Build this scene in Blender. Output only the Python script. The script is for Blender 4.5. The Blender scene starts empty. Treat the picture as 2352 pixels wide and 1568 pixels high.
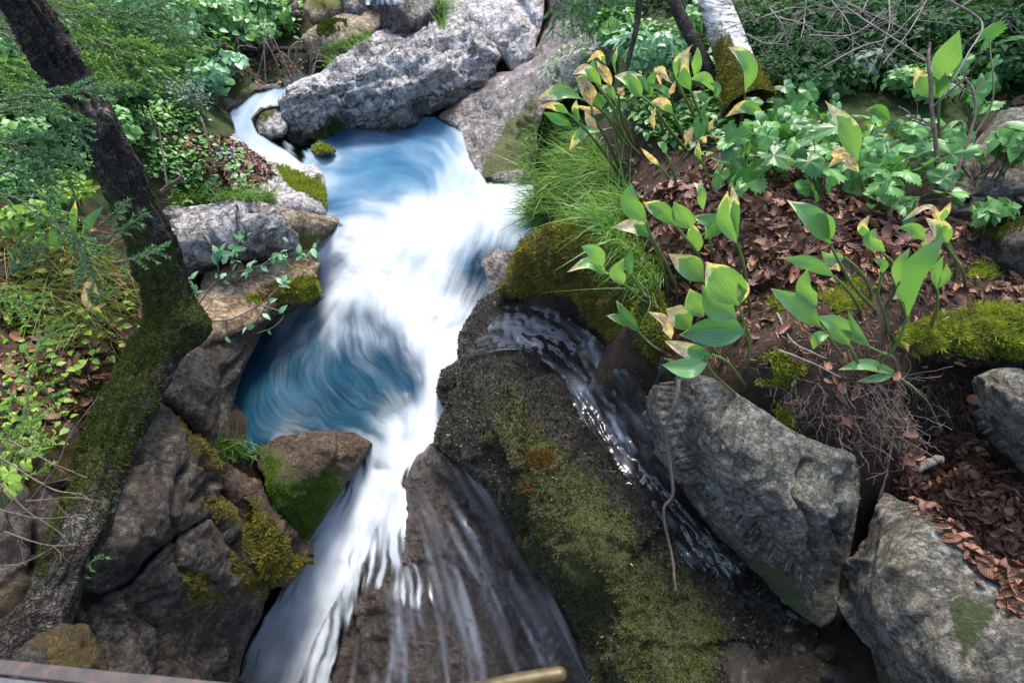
import bpy, math, random
import numpy as np
from mathutils import Vector, Matrix
from mathutils.bvhtree import BVHTree
from mathutils.geometry import delaunay_2d_cdt

sc = bpy.context.scene
col = sc.collection
R = math.radians
rng = np.random.default_rng(7)
random.seed(7)

# ------------------------------------------------------------------ camera
H, PITCH, FPX = 4.0, R(42), 1176.0
SP, CP = math.sin(PITCH), math.cos(PITCH)
cam = bpy.data.cameras.new('camera'); camo = bpy.data.objects.new('camera', cam); col.objects.link(camo)
cam.lens = 18; cam.sensor_width = 36; cam.clip_start = 0.05; cam.clip_end = 200
camo.location = (0, 0, H); camo.rotation_euler = (R(90) - PITCH, 0, 0)
sc.camera = camo

# ------------------------------------------------------------------ light
SUN_EL, SUN_AZ = 66, 8           # degrees; azimuth measured from +Y (upstream) towards +X
w = bpy.data.worlds.new('World'); sc.world = w; w.use_nodes = True
nt = w.node_tree
sky = nt.nodes.new('ShaderNodeTexSky'); sky.sky_type = 'NISHITA'; sky.sun_disc = False
sky.sun_elevation = R(SUN_EL); sky.sun_rotation = R(SUN_AZ)
sky.air_density = 1.0; sky.dust_density = 2.0; sky.ozone_density = 1.0
bg = nt.nodes['Background']; bg.inputs['Strength'].default_value = 0.14
nt.links.new(sky.outputs[0], bg.inputs['Color'])
sun = bpy.data.lights.new('sun', 'SUN'); suno = bpy.data.objects.new('sun', sun); col.objects.link(suno)
sun.energy = 1.45; sun.angle = R(16); sun.color = (1, 0.95, 0.86)
sd = Vector((math.sin(R(SUN_AZ)) * math.cos(R(SUN_EL)), math.cos(R(SUN_AZ)) * math.cos(R(SUN_EL)), math.sin(R(SUN_EL))))
suno.rotation_euler = sd.to_track_quat('Z', 'Y').to_euler(); suno.location = (0, 0, 30)
sc.view_settings.view_transform = 'Standard'; sc.view_settings.look = 'None'
sc.view_settings.exposure = 2.32; sc.view_settings.gamma = 1.0

# ------------------------------------------------------------------ maths helpers
def smooth(a, b, x):
    t = np.clip((np.asarray(x, float) - a) / (b - a), 0, 1); return t * t * (3 - 2 * t)

def _hash(ix, iy, iz, seed):
    n = (ix.astype(np.int64) * 374761393 + iy.astype(np.int64) * 668265263 + iz.astype(np.int64) * 2147483647 + seed * 1274126177) & 0xffffffff
    n = ((n ^ (n >> 13)) * 1274126177) & 0xffffffff
    n = ((n ^ (n >> 16)) * 2246822519) & 0xffffffff
    return ((n ^ (n >> 15)) & 0xffffff) / float(0xffffff)

def vnoise(p, seed=0):
    p = np.asarray(p, float); i = np.floor(p).astype(np.int64); f = p - i; f = f * f * f * (f * (f * 6 - 15) + 10)
    r = 0
    for dx in (0, 1):
        for dy in (0, 1):
            for dz in (0, 1):
                wgt = (f[:, 0] if dx else 1 - f[:, 0]) * (f[:, 1] if dy else 1 - f[:, 1]) * (f[:, 2] if dz else 1 - f[:, 2])
                r = r + wgt * _hash(i[:, 0] + dx, i[:, 1] + dy, i[:, 2] + dz, seed)
    return r * 2 - 1

def fbm(p, octaves=4, seed=0, gain=0.5, ridged=False):
    p = np.asarray(p, float); a = 1.0; s = 0; tot = 0
    for o in range(octaves):
        n = vnoise(p * (2.03 ** o) + 17.3 * o, seed + o)
        if ridged: n = 1 - 2 * np.abs(n)
        s = s + a * n; tot += a; a *= gain
    return s / tot

def pix(u, v, d):
    """pixel of the 2352 wide photograph at axial depth d -> world points"""
    u = np.asarray(u, float); v = np.asarray(v, float); d = np.asarray(d, float)
    xc = (u - 1176) / FPX; yc = (784 - v) / FPX
    return np.stack([d * xc, d * (CP + yc * SP), H + d * (yc * CP - SP)], -1)

def dz(v, z):                      # axial depth at which the pixel row v reaches height z
    return (H - np.asarray(z, float)) / (SP - (784 - np.asarray(v, float)) / FPX * CP)

def to_pix(P):
    P = np.asarray(P, float); y = P[..., 1]; z = P[..., 2] - H
    d = y * CP - z * SP; up = y * SP + z * CP
    return 1176 + FPX * P[..., 0] / d, 784 - FPX * up / d, d

def cdepth(c):                     # control (u,v,z) with z a height, or (u,v,-d) with d a depth
    return dz(c[1], c[2]) if c[2] > 0 else -c[2]

class RBF:
    def __init__(s, pts, vals, kind='tps', smooth_=1e-4):
        s.p = np.asarray(pts, float); s.kind = kind; v = np.asarray(vals, float)
        n = len(s.p); A = np.zeros((n + 3, n + 3)); A[:n, :n] = s.k(s.p) + np.eye(n) * smooth_
        A[:n, n] = 1; A[:n, n + 1:] = s.p; A[n, :n] = 1; A[n + 1:, :n] = s.p.T
        s.w = np.linalg.solve(A, np.concatenate([v, np.zeros(3)]))
    def k(s, q):
        r = np.sqrt(((q[:, None, :] - s.p[None]) ** 2).sum(-1))
        return r if s.kind == 'lin' else np.where(r > 1e-9, r * r * np.log(np.maximum(r, 1e-9)), 0)
    def __call__(s, q):
        q = np.asarray(q, float); out = np.empty(len(q)); n = len(s.p)
        for a in range(0, len(q), 20000):
            b = q[a:a + 20000]; out[a:a + 20000] = s.k(b) @ s.w[:n] + s.w[n] + b @ s.w[n + 1:]
        return out

def in_poly(px, py, poly):
    poly = np.asarray(poly, float); inside = np.zeros(len(px), bool); n = len(poly)
    for i in range(n):
        x1, y1 = poly[i][:2]; x2, y2 = poly[(i + 1) % n][:2]
        c = (y1 > py) != (y2 > py)
        inside ^= c & (px < (x2 - x1) * (py - y1) / ((y2 - y1) + 1e-12) + x1)
    return inside

def seg_dist(px, py, poly, closed=True):
    poly = np.asarray(poly, float)[:, :2]; n = len(poly); best = np.full(len(px), 1e18)
    for i in range(n if closed else n - 1):
        a = poly[i]; b = poly[(i + 1) % n]; ab = b - a; L = (ab ** 2).sum() + 1e-12
        t = np.clip(((px - a[0]) * ab[0] + (py - a[1]) * ab[1]) / L, 0, 1)
        best = np.minimum(best, (px - a[0] - t * ab[0]) ** 2 + (py - a[1] - t * ab[1]) ** 2)
    return np.sqrt(best)

def spline(pts, n):
    """Catmull-Rom through pts, n samples"""
    pts = np.asarray(pts, float); m = len(pts)
    if m == 2:
        t = np.linspace(0, 1, n)[:, None]; return pts[0] * (1 - t) + pts[1] * t
    P = np.vstack([2 * pts[0] - pts[1], pts, 2 * pts[-1] - pts[-2]])
    t = np.linspace(0, m - 1, n); i = np.minimum(t.astype(int), m - 2); f = (t - i)[:, None]
    p0, p1, p2, p3 = P[i], P[i + 1], P[i + 2], P[i + 3]
    return 0.5 * ((2 * p1) + (-p0 + p2) * f + (2 * p0 - 5 * p1 + 4 * p2 - p3) * f ** 2 + (-p0 + 3 * p1 - 3 * p2 + p3) * f ** 3)

def norm(v):
    v = np.asarray(v, float); return v / (np.linalg.norm(v, axis=-1, keepdims=True) + 1e-12)

def vert_normals(V, T):
    fn = np.cross(V[T[:, 1]] - V[T[:, 0]], V[T[:, 2]] - V[T[:, 0]]); N = np.zeros_like(V)
    for k in range(3): np.add.at(N, T[:, k], fn)
    return norm(N)

# ------------------------------------------------------------------ object helpers
WL = {}
def make_mesh(name, V, F, mat=None, attrs=None, parent=None, loc=None, smooth_=True):
    """F: (n,3) or (n,4) array, or a list of such arrays"""
    if parent is not None: loc = WL.get(parent.name, tuple(parent.location))
    elif loc is None: loc = (0, 0, 0)
    V = np.asarray(V, float) - np.asarray(loc, float)
    Fs = F if isinstance(F, list) else [F]
    Fs = [np.asarray(f, np.int64) for f in Fs if len(f)]
    me = bpy.data.meshes.new(name)
    me.vertices.add(len(V)); me.vertices.foreach_set('co', V.ravel())
    nl = sum(f.size for f in Fs); nf = sum(len(f) for f in Fs)
    me.loops.add(nl); me.polygons.add(nf)
    me.loops.foreach_set('vertex_index', np.concatenate([f.ravel() for f in Fs]))
    st = []; o = 0
    for f in Fs:
        st.append(o + np.arange(len(f)) * f.shape[1]); o += f.size
    me.polygons.foreach_set('loop_start', np.concatenate(st))
    me.update(calc_edges=True)
    me.polygons.foreach_set('use_smooth', np.full(nf, smooth_))
    for k, a in (attrs or {}).items():
        a = np.asarray(a, np.float32)
        if a.ndim == 1:
            at = me.attributes.new(k, 'FLOAT', 'POINT'); at.data.foreach_set('value', a)
        else:
            at = me.attributes.new(k, 'FLOAT_VECTOR', 'POINT'); at.data.foreach_set('vector', a.ravel())
    if mat: me.materials.append(mat)
    ob = bpy.data.objects.new(name, me); col.objects.link(ob)
    if parent is not None: ob.parent = parent
    else: ob.location = loc
    WL[ob.name] = tuple(loc)
    return ob

def tag(o, label=None, cat=None, group=None, kind=None):
    if label: o['label'] = label
    if cat: o['category'] = cat
    if group: o['group'] = group
    if kind: o['kind'] = kind
    return o

def empty(name, loc, label, cat, group=None):
    o = bpy.data.objects.new(name, None); col.objects.link(o); o.location = loc; o.empty_display_size = 0.05
    return tag(o, label, cat, group)

class MB:
    """collects pieces into one mesh with float attributes"""
    def __init__(s): s.V = []; s.F3 = []; s.F4 = []; s.A = {}; s.n = 0
    def add(s, V, F, **attrs):
        V = np.asarray(V, float); F = np.asarray(F, np.int64)
        (s.F3 if F.shape[1] == 3 else s.F4).append(F + s.n); s.V.append(V); s.n += len(V)
        for k, a in attrs.items(): s.A.setdefault(k, []).append(np.broadcast_to(np.asarray(a, float), (len(V),)))
    def build(s, name, mat, parent=None, loc=None, smooth_=True):
        Fs = [np.concatenate(x) for x in (s.F3, s.F4) if x]
        return make_mesh(name, np.concatenate(s.V), Fs, mat, {k: np.concatenate(a) for k, a in s.A.items()}, parent, loc, smooth_)

def frames(P):
    T = norm(np.gradient(P, axis=0)); ref = np.array([0.13, 0.27, 0.95])
    if abs((T @ ref)).mean() > 0.9: ref = np.array([0.95, 0.2, 0.1])
    N = norm(np.cross(T, ref)); return T, N, np.cross(T, N)

def tube(P, rad, sides=6, cap=True):
    P = np.asarray(P, float); n = len(P); rad = np.broadcast_to(np.asarray(rad, float), (n,))
    T, N, B = frames(P); a = np.linspace(0, 2 * np.pi, sides, endpoint=False)
    V = (P[:, None] + rad[:, None, None] * (np.cos(a)[None, :, None] * N[:, None] + np.sin(a)[None, :, None] * B[:, None])).reshape(-1, 3)
    i = np.arange(n - 1)[:, None] * sides; j = np.arange(sides)[None]; j2 = (j + 1) % sides
    F = np.stack([i + j, i + j2, i + sides + j2, i + sides + j], -1).reshape(-1, 4)
    return V, F

# ------------------------------------------------------------------ node helpers
class NT:
    def __init__(s, name):
        s.m = bpy.data.materials.new(name); s.m.use_nodes = True; s.t = s.m.node_tree; s.b = s.t.nodes['Principled BSDF']; s.out = s.t.nodes['Material Output']
        s.co = s.t.nodes.new('ShaderNodeTexCoord').outputs['Object']
    def n(s, typ, **kw):
        x = s.t.nodes.new('ShaderNode' + typ)
        for k, v in kw.items(): setattr(x, k, v)
        return x
    def L(s, a, b): s.t.links.new(a, b)
    def set(s, sock, v):
        if isinstance(v, bpy.types.NodeSocket): s.L(v, sock)
        elif isinstance(v, (tuple, list)) and len(v) == 3 and sock.type == 'RGBA': sock.default_value = (*v, 1)
        else: sock.default_value = v
    def noise(s, scale, detail=5, rough=0.55, co=None, dist=0.0, out='Fac'):
        x = s.n('TexNoise'); x.inputs['Scale'].default_value = scale; x.inputs['Detail'].default_value = detail
        x.inputs['Roughness'].default_value = rough; x.inputs['Distortion'].default_value = dist; s.L(co or s.co, x.inputs['Vector']); return x.outputs[out]
    def voro(s, scale, feature='F1', co=None, out='Distance', rand=1.0):
        x = s.n('TexVoronoi', feature=feature); x.inputs['Scale'].default_value = scale; x.inputs['Randomness'].default_value = rand
        s.L(co or s.co, x.inputs['Vector']); return x.outputs[out]
    def scaled(s, v, co=None):
        x = s.n('Mapping'); x.inputs['Scale'].default_value = v; s.L(co or s.co, x.inputs['Vector']); return x.outputs[0]
    def rot_scaled(s, rot, v, co=None):
        x = s.n('Mapping'); x.inputs['Rotation'].default_value = rot; s.L(co or s.co, x.inputs['Vector'])
        return s.scaled(v, x.outputs[0])
    def attr(s, name, out='Fac'):
        x = s.n('Attribute'); x.attribute_name = name; return x.outputs[out]
    def ramp(s, fac, stops, interp='LINEAR'):
        x = s.n('ValToRGB'); x.color_ramp.interpolation = interp; e = x.color_ramp.elements
        while len(e) < len(stops): e.new(0.5)
        for el, (p, c) in zip(e, stops): el.position = p; el.color = (*c, 1) if isinstance(c, (tuple, list)) else (c, c, c, 1)
        s.set(x.inputs[0], fac); return x.outputs[0]
    def mix(s, f, a, b, typ='MIX'):
        x = s.n('MixRGB', blend_type=typ); s.set(x.inputs[0], f); s.set(x.inputs[1], a); s.set(x.inputs[2], b); return x.outputs[0]
    def math(s, op, a, b=0.0, clamp=False):
        x = s.n('Math', operation=op, use_clamp=clamp); s.set(x.inputs[0], a); s.set(x.inputs[1], b); return x.outputs[0]
    def maprange(s, v, a, b, c=0.0, d=1.0):
        x = s.n('MapRange', interpolation_type='SMOOTHSTEP'); s.set(x.inputs[0], v)
        for i, q in enumerate((a, b, c, d)): x.inputs[i + 1].default_value = q
        return x.outputs[0]
    def bump(s, h, strength=0.5, dist=0.02, normal=None):
        x = s.n('Bump'); x.inputs['Strength'].default_value = strength; x.inputs['Distance'].default_value = dist; s.set(x.inputs['Height'], h)
        if normal is not None: s.L(normal, x.inputs['Normal'])
        return x.outputs[0]
    def fin(s, color=None, rough=None, normal=None, spec=None, **kw):
        if color is not None: s.set(s.b.inputs['Base Color'], color)
        if rough is not None: s.set(s.b.inputs['Roughness'], rough)
        if normal is not None: s.L(normal, s.b.inputs['Normal'])
        if spec is not None: s.set(s.b.inputs['Specular IOR Level'], spec)
        for k, v in kw.items(): s.set(s.b.inputs[k], v)
        return s.m
# ------------------------------------------------------------------ stone, moss and soil materials
def rock_mat(name, dark, mid, light, scale=6.0, strata=None, bump=0.6, mossc=((0.025, 0.034, 0.006), (0.13, 0.135, 0.02)), rough=0.8, stain=None, lichen=0.0, pits=0.6):
    s = NT(name); co = s.co
    big = s.noise(scale * 0.35, 4, 0.6); med = s.noise(scale * 1.7, 8, 0.7, dist=0.4); fine = s.noise(scale * 11, 8, 0.8); grit = s.noise(scale * 30, 5, 0.8)
    c = s.ramp(med, [(0.32, dark), (0.5, mid), (0.68, light)])
    c = s.mix(0.9, c, s.ramp(fine, [(0.36, 0.05), (0.47, 0.42), (0.53, 0.58), (0.64, 1.0)]), 'OVERLAY')
    c = s.mix(0.6, c, s.ramp(grit, [(0.36, 0.1), (0.5, 0.5), (0.64, 0.95)]), 'OVERLAY')
    h = s.math('ADD', s.math('MULTIPLY', med, 0.6), s.math('ADD', s.math('MULTIPLY', fine, 0.7), s.math('MULTIPLY', grit, 0.25)))
    if strata:
        st = s.noise(scale * 0.9, 7, 0.72, co=s.rot_scaled(strata[0], strata[1]), dist=0.9)
        ln = s.ramp(st, [(0.36, 0.0), (0.47, 1.0), (0.53, 0.55), (0.6, 1.0)])
        c = s.mix(strata[2], c, s.mix(1.0, c, ln, 'MULTIPLY')); h = s.math('ADD', h, s.math('MULTIPLY', ln, 0.5))
    if stain: c = s.mix(s.maprange(big, 0.45, 0.65, 0, stain[1]), c, stain[0])
    if lichen:
        lf = s.ramp(s.noise(scale * 4.5, 5, 0.7, dist=0.6), [(0.55, 0.0), (0.6, 1.0)])
        c = s.mix(s.math('MULTIPLY', lf, lichen), c, (0.42, 0.44, 0.40))
        lf2 = s.ramp(s.noise(scale * 3.1, 5, 0.75, co=s.scaled((1, 1.3, 1)), dist=0.7), [(0.58, 0.0), (0.63, 1.0)])
        c = s.mix(s.math('MULTIPLY', lf2, lichen), c, (0.025, 0.027, 0.028))
    cr = s.voro(scale * 0.9, 'DISTANCE_TO_EDGE', co=s.mix(0.12, s.co, s.noise(scale * 1.5, 4, out='Color'), 'ADD'))
    crk = s.ramp(cr, [(0.0, 0.0), (0.035, 1.0)])
    c = s.mix(0.45, c, s.mix(1.0, c, crk, 'MULTIPLY')); h = s.math('ADD', h, s.math('MULTIPLY', crk, 0.25))
    pit = s.ramp(s.noise(scale * 4.2, 8, 0.82, dist=1.3), [(0.40, 0.0), (0.5, 1.0)])
    c = s.mix(pits, c, s.mix(1.0, c, s.mix(pit, (0.16, 0.14, 0.12), (1, 1, 1)), 'MULTIPLY')); h = s.math('ADD', h, s.math('MULTIPLY', pit, 0.3))
    wet = s.attr('wet'); moss = s.attr('moss')
    c = s.mix(s.math('MULTIPLY', wet, 0.62), c, (0.012, 0.011, 0.010))
    mn = s.noise(scale * 9, 5, 0.7)
    mfac = s.maprange(s.math('ADD', moss, s.math('MULTIPLY', s.math('SUBTRACT', mn, 0.5), 0.9)), 0.38, 0.6)
    mc = s.ramp(s.noise(scale * 25, 4, 0.7), [(0.35, mossc[0]), (0.65, mossc[1])])
    c = s.mix(mfac, c, mc); h = s.math('ADD', h, s.math('MULTIPLY', s.math('MULTIPLY', mfac, s.noise(scale * 30, 3)), 0.8))
    rg = s.maprange(wet, 0.0, 1.0, rough, 0.22)
    rg = s.math('ADD', rg, s.math('MULTIPLY', mfac, 0.35), True)
    return s.fin(c, rg, s.bump(h, bump, 0.03), 0.4)

M = {}
ST = (R(25), R(20), 0)
M['pale_rock'] = rock_mat('pale_rock', (0.2, 0.165, 0.14), (0.68, 0.64, 0.62), (0.92, 0.89, 0.88), 3.2, (ST, (1.2, 1.6, 7), 0.9), 1.0, stain=((0.25, 0.2, 0.15), 0.4), pits=0.9)
M['cliff_rock'] = rock_mat('cliff_rock', (0.22, 0.19, 0.17), (0.47, 0.43, 0.405), (0.66, 0.63, 0.61), 2.6, ((R(50), R(30), 0), (1, 2, 5), 0.5), 0.8)
M['wet_rock'] = rock_mat('wet_rock', (0.10, 0.075, 0.06), (0.34, 0.295, 0.275), (0.62, 0.59, 0.59), 3.0, ((R(40), R(-30), 0), (1, 1.5, 6), 0.7), 0.9, rough=0.4, stain=((0.22, 0.12, 0.06), 0.5))
M['tan_rock'] = rock_mat('tan_rock', (0.08, 0.052, 0.028), (0.2, 0.145, 0.085), (0.4, 0.33, 0.25), 3.5, None, 0.7, rough=0.55, mossc=((0.05, 0.05, 0.008), (0.14, 0.14, 0.02)), stain=((0.25, 0.12, 0.04), 0.4))
M['brown_rock'] = rock_mat('brown_rock', (0.03, 0.02, 0.012), (0.085, 0.052, 0.03), (0.16, 0.11, 0.06), 7.0, None, 0.9, rough=0.65, mossc=((0.03, 0.045, 0.006), (0.1, 0.13, 0.01)))
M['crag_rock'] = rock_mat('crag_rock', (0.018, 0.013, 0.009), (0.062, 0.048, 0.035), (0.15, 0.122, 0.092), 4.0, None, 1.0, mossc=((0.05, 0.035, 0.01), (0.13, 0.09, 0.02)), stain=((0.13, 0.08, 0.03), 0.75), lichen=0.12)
M['lichen_rock'] = rock_mat('lichen_rock', (0.05, 0.042, 0.03), (0.165, 0.146, 0.108), (0.37, 0.335, 0.26), 5.0, ((R(20), R(40), 0), (1, 1.4, 4), 0.45), 1.0, lichen=0.5, mossc=((0.03, 0.045, 0.012), (0.08, 0.1, 0.03)), stain=((0.13, 0.12, 0.07), 0.5))
rock_dummy = None
M['mossy_rock'] = rock_mat('mossy_rock', (0.012, 0.010, 0.007), (0.034, 0.028, 0.02), (0.09, 0.08, 0.062), 7.0, None, 1.0, rough=0.5)
M['slab_rock'] = rock_mat('slab_rock', (0.022, 0.016, 0.012), (0.066, 0.046, 0.034), (0.15, 0.11, 0.085), 4.0, ((R(55), R(20), R(20)), (1, 1, 3.5), 0.5), 0.7, rough=0.35)

BV, BT, BN = [], [], [0]
def solid(V, T):
    BV.append(np.asarray(V)); T = np.asarray(T)
    if T.shape[1] == 4: T = np.concatenate([T[:, [0, 1, 2]], T[:, [0, 2, 3]]])
    BT.append(T + BN[0]); BN[0] += len(V)
def bvh():
    return BVHTree.FromPolygons(np.concatenate(BV).tolist(), np.concatenate(BT).tolist())

def polyline_field(q, polys, width):
    """1 inside the polygons, fading over width px outside"""
    m = np.zeros(len(q))
    for p in polys:
        p = np.asarray(p, float)[:, :2]; d = seg_dist(q[:, 0], q[:, 1], p); ins = in_poly(q[:, 0], q[:, 1], p)
        m = np.maximum(m, np.where(ins, 0.55 + 0.45 * np.clip(d / width, 0, 1), 0.55 - 0.55 * np.clip(d / width, 0, 1)))
    return m

ROCKS = {}
def rock(name, label, cat, out, ctrl, mat, step=8, bulge=0.07, Rb=50, thick=0.35, amp=0.03, freq=3.0, chunk=0.0, cfreq=2.5, strata=None, cracks=(), moss=(), mw=40, wet=0.0, wetpoly=(), group=None, seed=0, wiggle=5, grit=0.02, gfreq=9):
    out = [tuple(p) for p in out]; cp = [p for p in out if len(p) > 2] + list(ctrl)
    f = RBF([(p[0] / 1000, p[1] / 1000) for p in cp], [1 / cdepth(p) for p in cp])
    op = np.array([p[:2] for p in out], float); L = np.linalg.norm(np.roll(op, -1, 0) - op, axis=1); B = []
    for i in range(len(op)):
        n = max(1, int(L[i] / step)); t = np.arange(n)[:, None] / n; B.append(op[i] * (1 - t) + op[(i + 1) % len(op)] * t)
    B = np.concatenate(B); q3 = np.c_[B / 55, np.full(len(B), seed * 3.1)]
    B = B + wiggle * np.c_[fbm(q3, 3, seed), fbm(q3 + 50, 3, seed)] * 1.6
    lo, hi = B.min(0), B.max(0)
    gx, gy = np.meshgrid(np.arange(lo[0], hi[0], step), np.arange(lo[1], hi[1], step)); gx[1::2] += step / 2
    g = np.c_[gx.ravel(), gy.ravel()] + rng.uniform(-0.25, 0.25, (gx.size, 2)) * step
    g = g[in_poly(g[:, 0], g[:, 1], B)]; g = g[seg_dist(g[:, 0], g[:, 1], B) > step * 0.6]
    q = np.vstack([B, g]); nb = len(B)
    vs, _, fs, ov, *_ = delaunay_2d_cdt([Vector(p) for p in q], [(i, (i + 1) % nb) for i in range(nb)], [], 0, 1e-4)
    q = np.array([tuple(v) for v in vs]); T = np.array([f_ for f_ in fs if len(f_) == 3])
    cen = q[T].mean(1); T = T[in_poly(cen[:, 0], cen[:, 1], B)]
    a = q[T[:, 1]] - q[T[:, 0]]; b = q[T[:, 2]] - q[T[:, 0]]; flip = (a[:, 0] * b[:, 1] - a[:, 1] * b[:, 0]) > 0
    T[flip] = T[flip][:, ::-1]
    d = 1 / np.maximum(f(q / 1000), 0.02)
    db = seg_dist(q[:, 0], q[:, 1], B); pr = np.sqrt(np.maximum(0, 1 - (1 - np.clip(db / Rb, 0, 1)) ** 2)); edge = db < 0.5
    d0 = d + bulge * (1 - pr)
    V = pix(q[:, 0], q[:, 1], d0); N = vert_normals(V, T)
    view = norm(np.array([0, 0, H]) - V); N = np.where(((N * view).sum(1) < 0)[:, None], -N, N)
    dsp = grit * (0.6 * fbm(V * gfreq, 4, seed + 30, 0.65, True) + 0.5 * fbm(V * gfreq * 1.7 + 9, 3, seed + 33, 0.6)) + amp * fbm(V * freq, 5, seed, 0.55) + amp * 0.6 * fbm(V * freq * 2.2, 4, seed + 9, 0.55, True)
    if chunk:
        c = V * cfreq; best = np.full(len(V), 1e9); val = np.zeros(len(V)); i0 = np.floor(c).astype(np.int64)
        for dx in (-1, 0, 1):
            for dy in (-1, 0, 1):
                for dzz in (-1, 0, 1):
                    k = i0 + [dx, dy, dzz]; h = [_hash(k[:, 0], k[:, 1], k[:, 2], seed + s_) for s_ in (1, 2, 3, 4, 5, 6, 7)]
                    cp_ = k + np.stack(h[:3], 1); r = c - cp_; dd = (r ** 2).sum(1)
                    pl = (h[3] - 0.5) + ((np.stack(h[4:7], 1) - 0.5) * r).sum(1) * 1.6
                    m = dd < best; best = np.where(m, dd, best); val = np.where(m, pl, val)
        dsp = dsp + chunk * val
    if strata:
        rot, sc_, am = strata; RM = np.array(Matrix.Rotation(rot[0], 3, 'X') @ Matrix.Rotation(rot[1], 3, 'Y'))
        c = (V @ RM.T) * np.array(sc_); dsp = dsp + am * fbm(c + 0.35 * fbm(V * 2, 3, seed)[:, None], 5, seed + 4, 0.6, True)
    for cpoly, cw, cd in cracks:
        dsp = dsp - cd * np.exp(-(seg_dist(q[:, 0] + 6 * fbm(np.c_[q / 30, q[:, :1] * 0], 3, 5), q[:, 1], cpoly, False) / cw) ** 2)
    V = V + N * (dsp * np.clip(db / 14, 0.25, 1))[:, None]
    nv = len(V); back = np.where(edge)[0]
    bi = np.full(nv, -1); bi[edge] = back; rest = np.where(~edge)[0]; bi[rest] = nv + np.arange(len(rest))
    ray = norm(V - np.array([0, 0, H])); VB = V[rest] + ray[rest] * (thick * pr[rest] + 0.02)[:, None]
    Vall = np.vstack([V, VB]); Tall = np.vstack([T, bi[T][:, ::-1]])
    ms = polyline_field(q, moss, mw) if len(moss) else np.zeros(nv)
    if len(moss): ms = np.clip(ms + 0.5 * fbm(V * 6, 5, seed + 3, 0.65), 0, 1) * (ms > 0)
    wt = np.full(nv, float(wet))
    if len(wetpoly): wt = np.maximum(wt, np.clip(polyline_field(q, wetpoly, 35) * 1.3, 0, 1))
    solid(V, T)
    loc = V.mean(0); loc[2] = V[:, 2].min()
    ob = make_mesh(name, Vall, Tall, mat, {'moss': np.r_[ms, ms[rest]], 'wet': np.r_[wt, wt[rest]]}, loc=tuple(loc))
    tag(ob, label, cat, group)
    ROCKS[label] = dict(ob=ob, V=V, T=T, moss=ms, N=vert_normals(V, T), q=q)
    return ob

# ------------------------------------------------------------------ ground
GC = [(0, 1560, 2.0), (60, 1420, 2.15), (150, 1000, 2.3), (60, 760, 2.45), (200, 650, 2.5), (300, 520, 2.45), (100, 400, 2.7), (250, 250, 2.9), (0, 300, 3.0), (100, 120, 3.15), (300, 60, 3.05), (520, 100, 2.9),
      (450, 250, 2.65), (400, 350, 2.55), (480, 400, 2.42), (600, 420, 2.22), (350, 480, 2.35), (700, 100, 2.65), (880, 0, 2.55), (940, 50, 2.5), (800, 40, 2.55), (1100, 0, 2.8), (600, 0, 3.05), (600, 190, 2.5), (700, 180, 2.45), (540, 250, 2.45), (620, 300, 2.25), (380, 620, 2.05), (560, 640, 1.75), (300, 620, 2.3), (330, 800, 2.2),
      (1000, 500, 1.5), (900, 350, 1.95), (750, 900, 1.0), (900, 1050, 0.8), (700, 1500, 0.1), (1000, 1500, 0.2), (1300, 1500, 0.5), (600, 1560, 0.05), (520, 1560, 0.4), (700, 1568, 0.0), (400, 1200, 1.5), (550, 1500, 0.3), (200, 1560, 1.2), (350, 1560, 0.9), (450, 1540, 0.6), (620, 720, 1.3), (480, 900, 1.5), (600, 1200, 1.1), (350, 1400, 1.3), (1120, 620, 1.3),
      (1230, 450, 2.3), (1280, 500, 2.68), (1500, 500, 2.85), (1700, 560, 2.88), (1850, 300, 3.05), (1450, 300, 2.82), (1680, 200, 3.1), (2000, 400, 2.97), (2250, 600, 2.88), (2300, 300, 3.05), (1750, 820, 2.77), (1480, 700, 2.7), (2100, 800, 2.77), (2300, 850, 2.7),
      (1900, 900, 2.72), (2100, 1000, 2.58), (2100, 1080, 2.5), (2300, 1150, 2.5), (2200, 1100, 2.52), (1990, 1200, 2.0), (2000, 1300, 1.98), (1900, 1500, 1.99), (1750, 1420, 1.98), (2300, 1500, 2.1), (1300, 200, 2.5), (1250, 80, 2.7), (1500, 60, 3.15), (2100, 50, 3.12), (1850, 60, 3.15), (2350, 80, 3.25), (1400, 150, 2.9),
      (1300, 900, 1.7), (1500, 1200, 1.9), (1250, 750, 1.4), (1750, 1000, 2.5), (1750, 1200, 2.2), (1500, 850, 2.3)]
GW = [(0, 8, 3.3), (-1.2, 7.2, 2.9), (-0.6, 7.6, 3.0), (-3, 9, 4.8), (3, 8, 5), (-6, 5, 5), (-5, 2, 4), (-3, 0.5, 2.6), (4, 0.5, 3), (5, 2, 4.5), (6, 5, 5.5), (0, 11, 5), (-8, 10, 7), (8, 10, 8), (-3, -1.5, 1.8), (0, -1.5, 0), (-0.7, 0.2, 0.8), (-0.3, -0.1, 0.2), (3, -1.5, 2.2), (-1.5, 6.5, 3.2), (1, 6.5, 3.4), (2.4, 4, 3.45), (-4, 4.5, 3.9)]
_g = np.array([pix(c[0], c[1], dz(c[1], c[2])) for c in GC] + [np.array(c, float) for c in GW])
GF = RBF(_g[:, :2], _g[:, 2], 'lin', 0.02)
def axis(lo, hi, n, c, k=1.6):
    t = np.linspace(-1, 1, n); s_ = np.sign(t) * np.abs(t) ** k; return np.where(s_ < 0, c + s_ * (c - lo), c + s_ * (hi - c))
gx, gy = np.meshgrid(axis(-8, 8, 330, 0.0), axis(-1.5, 11, 330, 2.0)); gp = np.c_[gx.ravel(), gy.ravel()]
gz = GF(gp); gz = gz + 0.05 * fbm(np.c_[gp * 1.7, gz * 0], 4, 3) + 0.015 * fbm(np.c_[gp * 9, gz * 0], 4, 8)
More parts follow.
